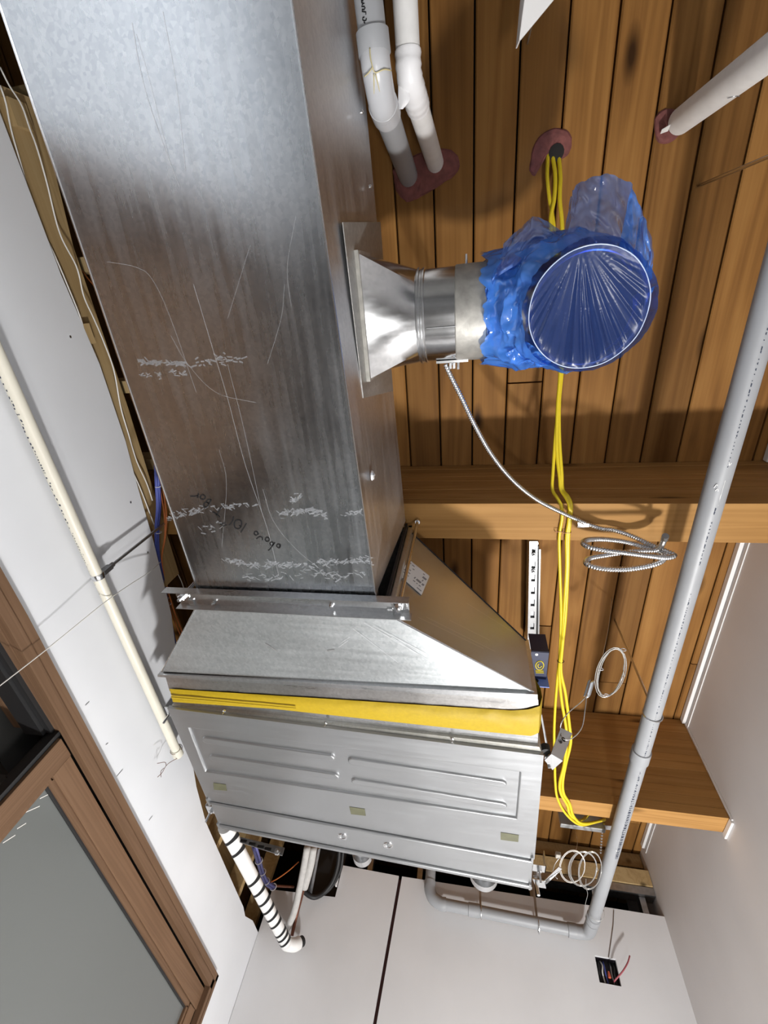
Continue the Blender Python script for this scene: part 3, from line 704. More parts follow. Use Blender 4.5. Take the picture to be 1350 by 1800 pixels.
# discharge outlets peeking out behind
for q, r in [((850, 1545), .055), ((640, 1505), .04)]:
    c = Yp(*q, 2.12); obj('pipe_outlet', MB().lathe([(r*.7, 0), (r*.7, .07), (r, .07), (r, .105), (r*.8, .105), (r*.8, .10)], V((c.x, 1.99, .94)), (0, 1, 0), 28), M_zinc, fcu, smooth=True)
# corner mounting brackets
def bracket(c, out, name='mounting_bracket'):
    mb = MB(); ox = out
    mb.box((min(c.x, c.x+ox*.045), c.y-.022, c.z), (max(c.x, c.x+ox*.045), c.y+.022, c.z+.003))
    mb.box((min(c.x+ox*.042, c.x+ox*.045), c.y-.022, c.z), (max(c.x+ox*.042, c.x+ox*.045), c.y+.022, c.z+.05))
    o = obj(name, mb, M_zinc, fcu)
    b = MB(); rod_bolt(b, V((c.x+ox*.022, c.y, c.z)), .009, .045); obj('bolt', b, M_zinc, o)
    obj('washer', MB().lathe([(.016, .003), (.016, .0055)], V((c.x+ox*.022, c.y, c.z)), (0, 0, 1), 16), M_steel, o)
bracket(V((-1.006, 1.26, .91)), -1); bracket(V((-1.007, 1.83, .90)), -1); bracket(V((.228, 1.90, .90)), 1)

# ================================================================== ROUND TAKE-OFF AND ELBOW
RO = .106; YO = .070; ZO = 1.212
to = thing('round_takeoff', (-.05, YO, ZO-RO), 'round metal branch duct with square tap and elbow leaving the duct side', 'branch duct')
def sx(z): return duct_r(.07) + .0255*(z-ZB)/(ZT-ZB)
# tape flange on the duct side
obj('tape_flange', MB().hexa([(sx(1.0)+.0045, -.125, 1.01), (sx(1.0)+.0045, .225, 1.03), (sx(1.0)+.0065, .225, 1.03), (sx(1.0)+.0065, -.125, 1.01)],
                            [(sx(1.33)+.0045, -.155, 1.33), (sx(1.33)+.0045, .275, 1.335), (sx(1.33)+.0065, .275, 1.335), (sx(1.33)+.0065, -.155, 1.33)]), M_foil, to)
obj('tap_flange', MB().box((sx(1.2)-.008, YO-.150, 1.068), (sx(1.2)+.006, YO+.125, 1.338)), M_mastic, to)
# square to round
xs, xe = sx(1.2)+.004, -.122
n = 48; sq = []
hw_, hh = .132, .128; zc = 1.205
for k in range(n):
    a = 2*math.pi*k/n; c, s_ = math.cos(a), math.sin(a); mxx = max(abs(c), abs(s_))
    sq.append((V((xs, YO-.012+hw_*c/mxx, zc+hh*s_/mxx)), V((xe, YO+RO*c, ZO+RO*s_))))
mb = MB()
for j in range(9):
    t = j/8; mb.v += [a.lerp(b, t) for a, b in sq]
mb.f += [(j*n+k, j*n+(k+1) % n, (j+1)*n+(k+1) % n, (j+1)*n+k) for j in range(8) for k in range(n)]
obj('square_to_round', mb, galv('tap_metal', (.68, .69, .70), .2, 'X', .12), to, smooth=True)
M_round = galv('round_pipe_metal', (.66, .67, .68), .2, 'X', .12)
def ring(x0, prof): return MB().lathe([(RO+dr, x0+dx) for dr, dx in prof], (0, YO, ZO), (1, 0, 0), 48)
obj('crimp_bead', ring(-.125, [(.001, 0), (.005, .002), (.005, .006), (.001, .008), (.001, .012), (.004, .014), (.004, .018), (.0, .02)]), M_zinc, to, smooth=True)
obj('pipe_section', ring(-.105, [(0, 0), (0, .105)]), M_round, to, smooth=True)
obj('pipe_seam', MB().box((-.10, YO+.018, ZO-RO*1.0-.0005), (.0, YO+.0195, ZO-RO+.004)), M_steel, to)
obj('sealant_band', ring(-.035, [(.0005, 0), (.0025, .002), (.003, .05), (.0025, .07), (.0005, .072)]), M_mastic, to, smooth=True)
def el(t):  # elbow axis
    return V((.05+.18*math.sin(t), YO, 1.032+.18*math.cos(t)))
pts = [V((.0, YO, ZO)), V((.03, YO, ZO))] + [el(i/14*math.pi/2) for i in range(15)] 
obj('elbow', MB().tube(pts, RO-.001, 40, cap=False), M_round, to, smooth=True)
obj('wire_rim', MB().tube([V((.23+(RO-.001)*math.cos(a), YO+(RO-.001)*math.sin(a), 1.0345)) for a in [2*math.pi*k/48 for k in range(48)]], .0035, 8, closed=True), M_zinc, to, smooth=True)
# damper quadrant on the side
dq = obj('damper_quadrant', MB().box((-.085, YO+RO-.002, ZO-.03), (-.005, YO+RO+.004, ZO-.012)), M_zinc, to)
obj('wing_nut', MB().box((-.052, YO+RO+.004, ZO-.034), (-.046, YO+RO+.018, ZO-.010)).box((-.043, YO+RO+.004, ZO-.034), (-.037, YO+RO+.018, ZO-.010)).cyl((-.045, YO+RO, ZO-.022), (-.045, YO+RO+.010, ZO-.022), .006, 8), M_zinc, dq)
obj('damper_shaft', MB().cyl((-.03, YO+RO-.002, ZO-.021), (-.03, YO+RO+.022, ZO-.021), .004, 8), M_zinc, dq)
obj('damper_pin', MB().cyl((-.01, YO-RO+.002, ZO), (-.01, YO-RO-.022, ZO), .003, 8), M_zinc, to)

# ------------------------------------------------------------------ blue plastic bag
bag = thing('plastic_bag', (.21, YO, 1.0), 'crumpled blue plastic bag stretched over the open duct elbow', 'plastic bag')
R1 = RO + .006
def capf(u, v):
    a = 2*math.pi*u; r = v
    x, y = r*math.cos(a), r*math.sin(a)
    fx, fy = x+.22, y+1.10                # folds fan out from a gather on the near rim
    th = math.atan2(fx, fy); dist = math.hypot(fx, fy)
    w1 = noise.noise(V((th*7, .3, 3))); w2 = noise.noise(V((th*17, 1.3, 5)))
    pl = (.016*abs(w1) + .006*abs(w2))*min(1, dist*.55)*(1-r**10)
    sag = .012*(1-r*r)
    return V((.23+R1*x, YO+R1*y, 1.026 + sag - pl))
mb = MB().grid(lambda u, v: capf(u, max(.001, v)), 220, 40)
obj('stretched_cap', mb, M_cap, bag, smooth='all')
obj('rim_fold', MB().tube([V((.23+R1*math.cos(a)*1.004, YO+R1*math.sin(a)*1.004, 1.0255+.0015*math.sin(a*9))) for a in [2*math.pi*k/72 for k in range(72)]], .0012, 6, closed=True), plain('film_edge', (.55, .66, .90), .3), bag, smooth='all')
def nz(a, b, c): return noise.noise(V((a, b, c)))
def skirt(u, v):
    # u around the axis, v from rim back along the elbow
    a = 2*math.pi*u
    rag = .12*nz(math.cos(a)*2.2, math.sin(a)*2.2, 4) + .06*nz(math.cos(a)*9, math.sin(a)*9, 1)
    t = math.pi/2*(1 - v*(1.10+rag)) 
    if t >= 0: c = el(t); tg = V((math.cos(t), 0, -math.sin(t)))
    else: c = V((.05 + t*.12, YO, ZO)); tg = V((1, 0, 0))
    n1 = V((0, 1, 0)); n2 = tg.cross(n1)
    w = .35+.65*math.sin(math.pi*min(1, v*1.05))
    def rdg(f, k, o): return 1 - 2*abs(nz(math.cos(a)*f+o, math.sin(a)*f, v*k+o))
    r = R1 + .004 + w*(.014 + .020*nz(math.cos(a)*1.6, math.sin(a)*1.6, v*2.2) + .011*rdg(2.6, 2.0, 3) + .006*rdg(6, 4, 8) + .003*rdg(13, 9, 1))
    r = max(r, R1+.001)
    return c + (n1*math.cos(a)+n2*math.sin(a))*r
obj('skirt', MB().grid(skirt, 150, 44), M_film, bag, smooth='all')
def flap(edge0, edge1, zs0, zs1, nu, nv, seed, amp=.016):
    A = catmull([V((x, y, 0)) for x, y in edge0], 8); Bq = catmull([V((x, y, 0)) for x, y in edge1], 8)
    def smp(l, u): f = u*(len(l)-1); i = min(int(f), len(l)-2); return l[i].lerp(l[i+1], f-i)
    def fn(u, v):
        q = smp(A, u).lerp(smp(Bq, u), v)
        z = zs0+(zs1-zs0)*v + amp*1.5*(1-2*abs(nz(u*2.4, v*1.8, seed))) + amp*.6*(1-2*abs(nz(u*6, v*5, seed+5)))
        return Zp(q.x + 3*nz(u*11, v*6, seed+9)*v, q.y + 4*nz(u*13, 3, seed+2)*v, z)
    return MB().grid(fn, nu, nv)
obj('flap', flap([(985, 452), (1030, 430), (1080, 445), (1112, 480)], [(1003, 345), (1018, 322), (1068, 306), (1112, 324)], 1.05, 1.17, 66, 36, 3), M_filmthin, bag, smooth='all')
obj('flap', flap([(1085, 450), (1112, 482), (1122, 510), (1100, 540)], [(1110, 325), (1130, 375), (1147, 430), (1146, 490)], 1.045, 1.13, 60, 30, 8), M_film, bag, smooth='all')
obj('flap', flap([(868, 490), (910, 465), (955, 448), (1000, 437)], [(888, 424), (915, 401), (946, 381), (1002, 420)], 1.08, 1.15, 60, 30, 13), M_filmthin, bag, smooth='all')
obj('flap', flap([(1112, 520), (1110, 550), (1090, 590), (1062, 615)], [(1152, 503), (1140, 525), (1112, 575), (1035, 645)], 1.035, 1.045, 54, 18, 21, .008), M_film, bag, smooth='all')
obj('flap', flap([(925, 600), (940, 610), (960, 625), (975, 634)], [(888, 622), (905, 640), (930, 637), (948, 646)], 1.04, 1.06, 48, 18, 31, .008), M_film, bag, smooth='all')
obj('flap', flap([(872, 470), (868, 510), (872, 550), (885, 580)], [(848, 520), (845, 560), (853, 595), (878, 618)], 1.08, 1.10, 48, 24, 41, .012), M_film, bag, smooth='all')

# ================================================================== ARMORED CABLE
ac = thing('armored_cable', (.3, .6, 1.2), 'ribbed metal armored cable running from the branch duct damper to a hanging coil', 'cable')
run = pathZ([(783, 640, 1.19), (792, 660, 1.19), (812, 700, 1.2), (835, 748, 1.215), (865, 800, 1.24), (900, 843, 1.27), (940, 876, 1.31), (985, 900, 1.35), (1032, 921, 1.374)])
coil = pathZ([(1032, 921, 1.374), (1057, 929, 1.365), (1080, 932, 1.36), (1110, 942, 1.35), (1145, 958, 1.31), (1172, 969, 1.27), (1185, 976, 1.25), (1172, 980, 1.235), (1140, 977, 1.22), (1100, 972, 1.21), (1060, 967, 1.205), (1034, 961, 1.22), (1025, 954, 1.25), (1033, 949, 1.29), (1060, 948, 1.32), (1095, 952, 1.33), (1130, 961, 1.32), (1158, 969, 1.29), (1168, 977, 1.255), (1162, 987, 1.23), (1140, 995, 1.215), (1100, 1001, 1.205), (1060, 1000, 1.205), (1036, 994, 1.22), (1030, 988, 1.245), (1038, 981, 1.28), (1065, 976, 1.30), (1100, 971, 1.31), (1130, 968, 1.30), (1152, 967, 1.29), (1162, 960, 1.275), (1168, 947, 1.255)])
def flexpipe(path, r):
    p = resample(catmull(path, 12), .0018)
    return MB().tube(p, lambda i: r*(1.0, 1.28, 1.22, .9)[i % 4], 10)
obj('cable_run', flexpipe(run, .0058), M_zinc, ac, smooth='all')
obj('cable_coil', flexpipe(coil, .0068), M_zinc, ac, smooth='all')
obj('cable_end', MB().cyl(Zp(1168, 948, 1.257), Zp(1170, 942, 1.247), .0095, 14), M_steel, ac)
cp = Zp(1032, 921, 1.374)
obj('strap_clamp', MB().box((cp.x-.012, cp.y-.006, cp.z-.009), (cp.x+.004, cp.y+.006, cp.z+.012)).box((cp.x-.026, cp.y-.002, 1.383), (cp.x-.004, cp.y+.018, 1.3865)), M_zinc, ac)

# ================================================================== YELLOW CABLES
yc = [('yellow cable of the trio leaving the red sealed hole, leftmost strand',
       [(963, 270, 1.752), (962, 310, 1.71), (966, 350, 1.68), (973, 392, 1.66), (980, 470, 1.63), (986, 560, 1.58), (986, 645, 1.55), (982, 700, 1.53), (976, 770, 1.49), (972, 830, 1.45), (971, 860, 1.425), (980, 876, 1.395), (987, 890, 1.380), (988, 910, 1.379), (983, 945, 1.377), (984, 1000, 1.372), (986, 1080, 1.365), (984, 1150, 1.358), (980, 1190, 1.35), (976, 1240, 1.34), (974, 1290, 1.32), (975, 1340, 1.295), (976, 1375, 1.275), (979, 1400, 1.265), (990, 1424, 1.262), (1006, 1442, 1.262), (1022, 1450, 1.27), (1040, 1447, 1.30), (1064, 1440, 1.34)]),
      ('yellow cable of the trio leaving the red sealed hole, middle strand',
       [(971, 272, 1.752), (976, 310, 1.71), (974, 350, 1.675), (968, 390, 1.65), (975, 470, 1.62), (983, 560, 1.575), (985, 645, 1.545), (980, 720, 1.515), (979, 790, 1.475), (984, 840, 1.44), (986, 860, 1.425), (996, 876, 1.395), (1001, 890, 1.380), (1000, 915, 1.379), (996, 945, 1.377), (996, 1000, 1.37), (991, 1080, 1.362), (987, 1140, 1.354), (983, 1180, 1.348), (987, 1230, 1.335), (996, 1290, 1.31), (992, 1340, 1.288), (984, 1375, 1.268), (986, 1395, 1.263), (997, 1415, 1.262), (1001, 1430, 1.265), (1012, 1440, 1.275), (1024, 1441, 1.30), (1035, 1430, 1.36)]),
      ('yellow cable of the trio leaving the red sealed hole, rightmost strand',
       [(982, 274, 1.752), (985, 310, 1.71), (984, 350, 1.675), (988, 395, 1.65), (989, 470, 1.62), (989, 560, 1.575), (988, 645, 1.548), (983, 705, 1.525), (983, 770, 1.485), (987, 830, 1.445), (989, 860, 1.425), (999, 874, 1.395), (1004, 890, 1.380), (1002, 915, 1.379), (999, 945, 1.377), (998, 1000, 1.37), (994, 1080, 1.36), (988, 1140, 1.352), (986, 1180, 1.346), (994, 1220, 1.335), (1001, 1275, 1.315), (1003, 1305, 1.30), (994, 1345, 1.285), (989, 1375, 1.267), (991, 1395, 1.263), (1001, 1412, 1.262), (1007, 1432, 1.265), (1018, 1445, 1.268), (1034, 1447, 1.28), (1063, 1441, 1.335)])]
for i, (lab, p) in enumerate(yc):
    o = obj('yellow_cable', MB().tube(resample(catmull(pathZ(p), 8), .008), .0061 if i else .0054, 10), M_yellow, smooth='all', label=lab, cat='cable', group='yellow cables')
def tie(name, cpx, r, z, label=None, parent=None, mat=None, axis=(0, 1, 0)):
    c = Zp(*cpx, z); ax = V(axis).normalized(); u = ax.cross(V((0, 0, 1)) if abs(ax.z) < .9 else V((1, 0, 0))).normalized(); w = ax.cross(u)
    ring_ = [c + (u*math.cos(a)*r + w*math.sin(a)*r*.75) for a in [2*math.pi*k/16 for k in range(16)]]
    return obj(name, MB().tube(ring_, .0013, 6, closed=True), mat or M_ink, parent, label=label, cat=('cable tie' if label else None), smooth='all')
tie('cable_tie', (985.5, 1162), .012, 1.353, 'black cable tie around the yellow cables below the coil')
for q, lab in [(((983, 935)), 'thin copper staple over the left yellow cable on the beam'), (((997, 937)), 'thin copper staple over the right yellow cables on the beam')]:
    c = Zp(*q, 1.372); obj('wire_staple', MB().tube([c+V((-.014, 0, .014)), c+V((-.012, 0, 0)), c+V((.012, 0, 0)), c+V((.014, 0, .014))], .0011, 6), M_copper, label=lab, cat='staple')
# firestop patches
def blob(name, pts, label, z=ZD-.0005, h=.006, seed=0):
    p = [Zp(x, y, ZD) for x, y in pts]; c = sum(p, V((0, 0, 0)))/len(p); k = 6
    sm_ = catmull(p + [p[0]], 4)[:-1]; n = len(sm_); mb = MB()
    for j, t in enumerate((1, .93, .75, .45)):
        for i, a in enumerate(sm_):
            q = c + (a-c)*t*(1+.05*nz(i*.7, seed, j)); mb.v.append(V((q.x, q.y, z - h*(0, .8, 1, .85)[j] - .003*abs(nz(i*.9, j, seed)))))
    mb.f += [(j*n+i, j*n+(i+1) % n, (j+1)*n+(i+1) % n, (j+1)*n+i) for j in range(3) for i in range(n)]
    mb.v.append(V((c.x, c.y, z-h))); L_ = len(mb.v)-1
    mb.f += [(3*n+i, 3*n+(i+1) % n, L_) for i in range(n)]
    return obj(name, mb, M_red, label=label, cat='sealant', group='red firestop patches')
blob('firestop_patch', [(930, 300), (936, 262), (950, 238), (975, 225), (1000, 232), (1005, 255), (996, 275), (978, 280), (962, 270), (950, 285), (940, 310)], 'dull red firestop sealant around the hole of the yellow cables', seed=1)
blob('firestop_patch', [(690, 300), (705, 285), (760, 262), (800, 268), (806, 300), (775, 325), (742, 345), (715, 355), (697, 335)], 'dull red firestop sealant where the grey and white pipes enter the ceiling', seed=2)
blob('firestop_patch', [(1150, 228), (1152, 205), (1175, 190), (1200, 205), (1195, 235), (1175, 252), (1156, 250)], 'dull red firestop sealant at the foot of the white insulated pipe', seed=3)
c = Zp(977, 268, ZD-.008); obj('cable_hole', MB().lathe([(.022, 0), (.022, -.004), (.012, -.0045)], c+V((.002, 0, .003)), (0, 0, 1), 14), M_dark, label='dark cable hole in the red sealant of the ceiling', cat='hole')

# ================================================================== PIPES
# upper grey drain pipe with elbow
gp = thing('grey_drain_pipe', (-.2, -.6, 1.3), 'grey plastic pipe with glued elbow beside the duct at the top', 'pipe')
rg = .030
A0 = V((-.262, -1.4, 1.265)); A1 = Zp(658, 90, 1.275); A2 = Zp(672, 180, 1.32); A3 = V((*Zp(718, 312, ZD)[:2], ZD+.02))
kx = (A1-A0).normalized(); 
obj('pipe_run', MB().tube([A0, A1], rg, 24), M_pvcg, gp, smooth=True)
obj('hub', MB().lathe([(rg+.001, 0), (rg+.005, .002), (rg+.005, .038), (rg+.0025, .041), (rg-.001, .05)], A1-kx*.032, kx, 28), M_pvcg, gp, smooth=True)
bend = catmull([A1-kx*.01, A1+kx*.03, A2, A2+(A3-A2).normalized()*.05], 8)
obj('elbow', MB().tube(bend, rg+.0022, 24), plain('pale_grey_plastic', (.50, .51, .53), .25, 0, .04, 12), gp, smooth=True)
k2 = (A3-A2).normalized()
obj('hub', MB().lathe([(rg+.002, 0), (rg+.0045, .002), (rg+.0045, .050), (rg+.001, .053)], A2+k2*.005, k2, 28), plain('pale_grey_plastic', (.50, .51, .53), .25), gp, smooth=True)
obj('pipe_drop', MB().tube([A2+k2*.03, A3], rg, 24), M_pvcg, gp, smooth=True)
gl = MB()
for pts in [[(650, 84), (651, 100), (655, 118), (660, 128), (675, 122), (688, 124)], [(655, 118), (648, 128), (640, 135)], [(657, 130), (658, 170), (660, 205)], [(660, 130), (672, 180), (678, 205)]]:
    q = []
    for x, y in pts:
        # drop onto the surface of the bend
        best = None; r_ = ray(x, y).normalized()
        for p in bend + [A2+k2*t*.01 for t in range(8)]:
            t = p.dot(r_); d = (p - r_*t).length
            if best is None or d < best[0]: best = (d, t, p)
        t = best[1] - math.sqrt(max(0, (rg+.006)**2 - min(best[0], rg+.006)**2)); q.append(r_*t)
    gl.tube(catmull(q, 4), .0013, 6)
obj('glue_drip', gl, M_glue, gp, smooth='all')
def on_tube(x, y, o_, k_, r):
    d = ray(x, y).normalized(); dp = d - k_*d.dot(k_); op = -o_ - k_*(-o_).dot(k_)
    A_, B_, C_ = dp.dot(dp), 2*dp.dot(op), op.dot(op)-r*r
    return d*((-B_ - math.sqrt(max(0, B_*B_-4*A_*C_)))/(2*A_))
wr_ = MB()
for st_ in [[(188, 8), (212, 4)], [(200, -6), (200, 16)], [(190, 22), (222, 34), (196, 44)], [(192, 60), (220, 62), (228, 76), (220, 90), (196, 92)], [(196, 108), (236, 116), (234, 140)], [(222, 162), (206, 170), (204, 190), (222, 200), (238, 192), (240, 172)], [(216, 210), (228, 224)]]:
    wr_.ribbon([on_tube(600+x/5.455, y/5.455, A0, kx, rg+.0008) for x, y in st_], .0024, (0, 0, 1))
obj('handwriting', wr_, M_ink, gp, label='black marker letters ULC on the grey pipe')
# white insulated pipe next to it
wp = thing('white_insulated_pipe', (-.12, -.6, 1.35), 'white jacketed pipe bending into the ceiling right of the grey elbow', 'pipe')
B0 = V((-.152, -1.4, 1.335)); B1 = Zp(718, 110, 1.36); B2 = Zp(728, 165, 1.40); B3 = V((*Zp(766, 290, ZD)[:2], ZD+.02))
k3 = (B3-B2).normalized(); k0 = (B1-B0).normalized()
obj('jacket', MB().tube([B0, B1], .0275, 24), M_wrap, wp, smooth=True)
obj('elbow_wrap', MB().tube(catmull([B1-k0*.02, B1+k0*.02, B2, B2+k3*.05], 6), lambda i: .0295+.0012*math.sin(i*2.1), 20), plain('white_tape', (.84, .84, .85), .35, 0, .03, 20, .4), wp, smooth=True)
obj('jacket', MB().tube([B2+k3*.03, B3], .0265, 24), M_wrap, wp, smooth=True)
obj('loose_tape', MB().grid(lambda u, v: Zp(700+ (8+14*math.sin(math.pi*v)*.9)*u, 150+42*v, 1.355 - .004*math.sin(math.pi*u)), 6, 8), plain('white_tape', (.84, .84, .85), .35), wp)
# white insulated pipe at upper right (vertical)
wv = thing('white_riser_pipe', (.569, -.355, .7), 'white insulated vertical pipe at the upper right corner', 'pipe')
cb_ = V((.578, -.352, 0))
obj('jacket', MB().cyl(cb_+V((0, 0, .55)), cb_+V((0, 0, 1.725)), .033, 28), M_wrap, wv, smooth=True)
obj('jacket_lap', MB().box((cb_.x-.003, cb_.y-.0345, .55), (cb_.x+.003, cb_.y-.0325, 1.72)), M_wrap, wv)
obj('torn_edge', MB().prism([cb_+V((-.034, .01, 1.70)), cb_+V((-.05, .016, 1.715)), cb_+V((-.046, .02, 1.735)), cb_+V((-.03, .018, 1.725))], (0, .002, 0)), M_wrap, wv)
obj('scuff', MB().tube(catmull([V((cb_.x+.012*a, cb_.y+.0335, 1.42+.006*abs(a))) for a in (-1, 0, 1)], 4), .001, 5), M_steel, wv)
# threaded rods
def vrod(x, y, z0, label, r=.005, z1=ZD):
    return obj('threaded_rod', MB().tube([(x, y, z0+i*.02*(z1-z0)/(.02*20)) for i in range(21)], r, 10), M_zinc, smooth=True, label=label, cat='rod')
p = Zp(1225, 328, ZD); vrod(p.x, p.y, .8, 'bare threaded rod hanging at the right edge under the white pipe')
# long grey pipe on the right
lg = thing('long_grey_pipe', (.65, 1.5, 1.2), 'long printed grey plastic pipe running along the right side to the far wall', 'pipe')
Z1, r2 = 1.232, .0295
L0 = V((.662, YB+.05, Z1)); L1 = V((.650, 1.66, Z1)); L2 = V((.641, 3.09, Z1+.005))
obj('pipe_length', MB().tube([L0, V((.657, .3, Z1)), L1], r2, 28), M_pvcg, lg, smooth=True)
obj('pipe_length', MB().tube([L1+V((0, .03, 0)), L2], r2, 28), M_pvcg, lg, smooth=True)
kk = (L2-L1).normalized()
obj('coupling', MB().lathe([(r2, 0), (r2+.0045, .002), (r2+.0045, .06), (r2+.0005, .062)], L1-kk*.01, kk, 28), M_pvcg, lg, smooth=True)
obj('coupling', MB().lathe([(r2, 0), (r2+.005, .002), (r2+.005, .05), (r2, .052)], L2-kk*.10, kk, 28), M_pvcg, lg, smooth=True)
# elbow at the wall and branch run along the far wall
yp = 3.178; zp = 1.232
E0 = L2; E1 = V((.56, yp, zp+.002))
obj('elbow', MB().tube(catmull([L2-kk*.04, L2, V((.634, yp-.022, zp+.004)), V((.605, yp, zp+.003)), E1], 8), r2+.003, 24), M_pvcg, lg, smooth=True)
E2 = V((-.155, yp, zp+.022)); 
obj('pipe_length', MB().tube([V((.60, yp, zp+.003)), E2], r2*.98, 24), M_pvcg, lg, smooth=True)
obj('coupling', MB().lathe([(r2, 0), (r2+.004, .002), (r2+.004, .045), (r2, .047)], V((.53, yp, zp+.003)), (1, 0, 0), 24), M_pvcg, lg, smooth=True)
obj('coupling', MB().lathe([(r2, 0), (r2+.003, .002), (r2+.003, .06), (r2, .062)], V((.0, yp, zp+.018)), (1, 0, 0), 24), M_pvcg, lg, smooth=True)
obj('elbow', MB().tube(catmull([E2+V((.03, 0, 0)), E2, E2+V((-.045, 0, .02)), E2+V((-.068, 0, .06)), E2+V((-.07, 0, .10))], 6), r2+.0035, 24), M_pvcg, lg, smooth=True)
obj('pipe_length', MB().tube([E2+V((-.07, 0, .09)), E2+V((-.07, 0, .36))], r2, 20), M_pvcg, lg, smooth=True)
for x in (.072, .378):
    zz = zp+.016-.02*(x-.07)/.3
    s = obj('strap_hanger', MB().tube([V((x+ (r2+.002)*math.sin(a), yp, 0)) if False else V((x, yp+(r2+.0015)*math.sin(a), zz+(r2+.0015)*math.cos(a))) for a in [2*math.pi*k/20 for k in range(20)]], .003, 6, closed=True), M_zinc, lg)
    obj('strap', MB().box((x-.010, yp-.002, zz+r2), (x+.002, yp+.001, 1.74)), M_steel, s)
# printed text wrapped on the pipe
def wrap_text(txt, y0, size, ang, parent, name, mat, reverse=False):
    cu = bpy.data.curves.new('t', 'FONT'); cu.body = txt; cu.size = size; cu.resolution_u = 1; cu.offset = .0004
    o = bpy.data.objects.new('t', cu); COL.objects.link(o)
    dg = bpy.context.evaluated_depsgraph_get(); me = bpy.data.meshes.new_from_object(o.evaluated_get(dg))
    mb = MB(); rr_ = r2 + .0006
    vs = []
    for v in me.vertices:
        y = y0 + v.co.x; t = (y-L0.y)/(L2.y-L0.y); cx = L0.x+(L2.x-L0.x)*t
        a = ang + (v.co.y/rr_)       # 0 = straight down, + towards +x
        vs.append(V((cx+rr_*math.sin(a), y, Z1-rr_*math.cos(a))))
    mb.add(vs, [tuple(p.vertices) for p in me.polygons])
    bpy.data.objects.remove(o); bpy.data.meshes.remove(me); bpy.data.curves.remove(cu)
    return obj(name, mb, mat, parent)
wrap_text('IALL 31U2.2 F3 9U 30 335 P 25 08 30 12 28 3 M/L Model 1001 P/N', -.04, .019, .12, lg, 'pipe_print', M_inkb)
wrap_text('22 - UNOLIPEX INC.', .600, .021, .10, lg, 'pipe_print', M_inkb)
wrap_text('1-1/2/40MM SYSTEM 15 PE TOP / UHGE / SH GE M PVC 1 2 IWE T N LTD N 08M 820N', .885, .021, .10, lg, 'pipe_print', M_inkb)
wrap_text('N 1208 1 M U M OG B 2 T 4 S 6 M 4 N N 5 30 M L 2 A M 31 DRU 0N 20 DRU', 1.74, .019, .10, lg, 'pipe_print', M_inkb)
obj('torn_label', MB().grid(lambda u, v: (lambda a, y: V((L0.x+(L2.x-L0.x)*((y-L0.y)/(L2.y-L0.y))+(r2+.001)*math.sin(a), y, Z1-(r2+.001)*math.cos(a))))(.25+.75*u+.12*nz(v*4, u, 2), .520+.075*v+.008*nz(u*5, v*3, 6)), 6, 10), M_paper, lg)
scf = MB()
for (y, a) in [(.54, -.55), (.552, -.4), (.47, .0), (2.3, -.3)]:
    scf.ribbon([V((.655-.003*y+(r2+.0008)*math.sin(a+t*.35), y+.008*math.sin(t*5+y*40), Z1-(r2+.0008)*math.cos(a+t*.35))) for t in (0, .15, .3, .45, .6)], .0018, (0, 0, 1))
obj('scuff', scf, M_paper, lg)
# its hanger
p = Zp(1080, 1085, ZD)
ph = thing('pipe_hanger', (.65, 1.47, 1.3), 'threaded rod with ring clip carrying the long grey pipe', 'hanger')
obj('threaded_rod', MB().cyl((.662, 1.452, 1.285), (.662, 1.452, ZD), .0045, 10), M_zinc, ph, smooth=True)
obj('rod_nut', MB().lathe([(.009, 0), (.009, .012)], (.662, 1.452, 1.283), (0, 0, 1), 6), M_zinc, ph)
obj('ring_clip', MB().tube([V((.653, 1.452, Z1)) + V(((r2+.002)*math.sin(a), 0, (r2+.002)*math.cos(a))) for a in [2*math.pi*k/24 for k in range(24)]], .003, 6, closed=True).box((.648, 1.446, 1.262), (.672, 1.458, 1.284)), M_zinc, ph)

# cream pipe on the left wall
cp_ = thing('cream_sprinkler_pipe', (-1.14, .5, .93), 'cream plastic pipe with printed line clamped along the left wall', 'pipe')
xc, zc_, rc = -1.143, .966, .0165
K0 = V((xc, YB+.05, zc_)); K1 = V((xc, 1.585, zc_-.002))
obj('pipe_length', MB().tube([K0, V((xc, 0, zc_)), K1], rc, 20), M_pvcc, cp_, smooth=True)
obj('end_cap', MB().lathe([(rc, 0), (rc+.004, .001), (rc+.004, .036), (rc+.001, .040), (rc-.004, .042)], K1-V((0, .03, 0)), (0, 1, 0), 24), M_pvcc, cp_, smooth=True)
rr = random.Random(9); pt = MB(); y = -.3
while y < 1.52:
    w = rr.uniform(.002, .007)
    for _ in range(rr.choice([1, 2, 2])):
        a = -.12 + rr.uniform(-.16, .16); da = rr.uniform(-.15, .15)
        pt.ribbon([V((xc+(rc+.0006)*math.sin(a+t*da), y+w*t, zc_-(rc+.0006)*math.cos(a+t*da))) for t in (0, .5, 1)], rr.uniform(.0018, .004), (0, 0, 1))
    y += w + rr.choice([.004, .004, .005, .012])
obj('pipe_print', pt, M_inkb, cp_)
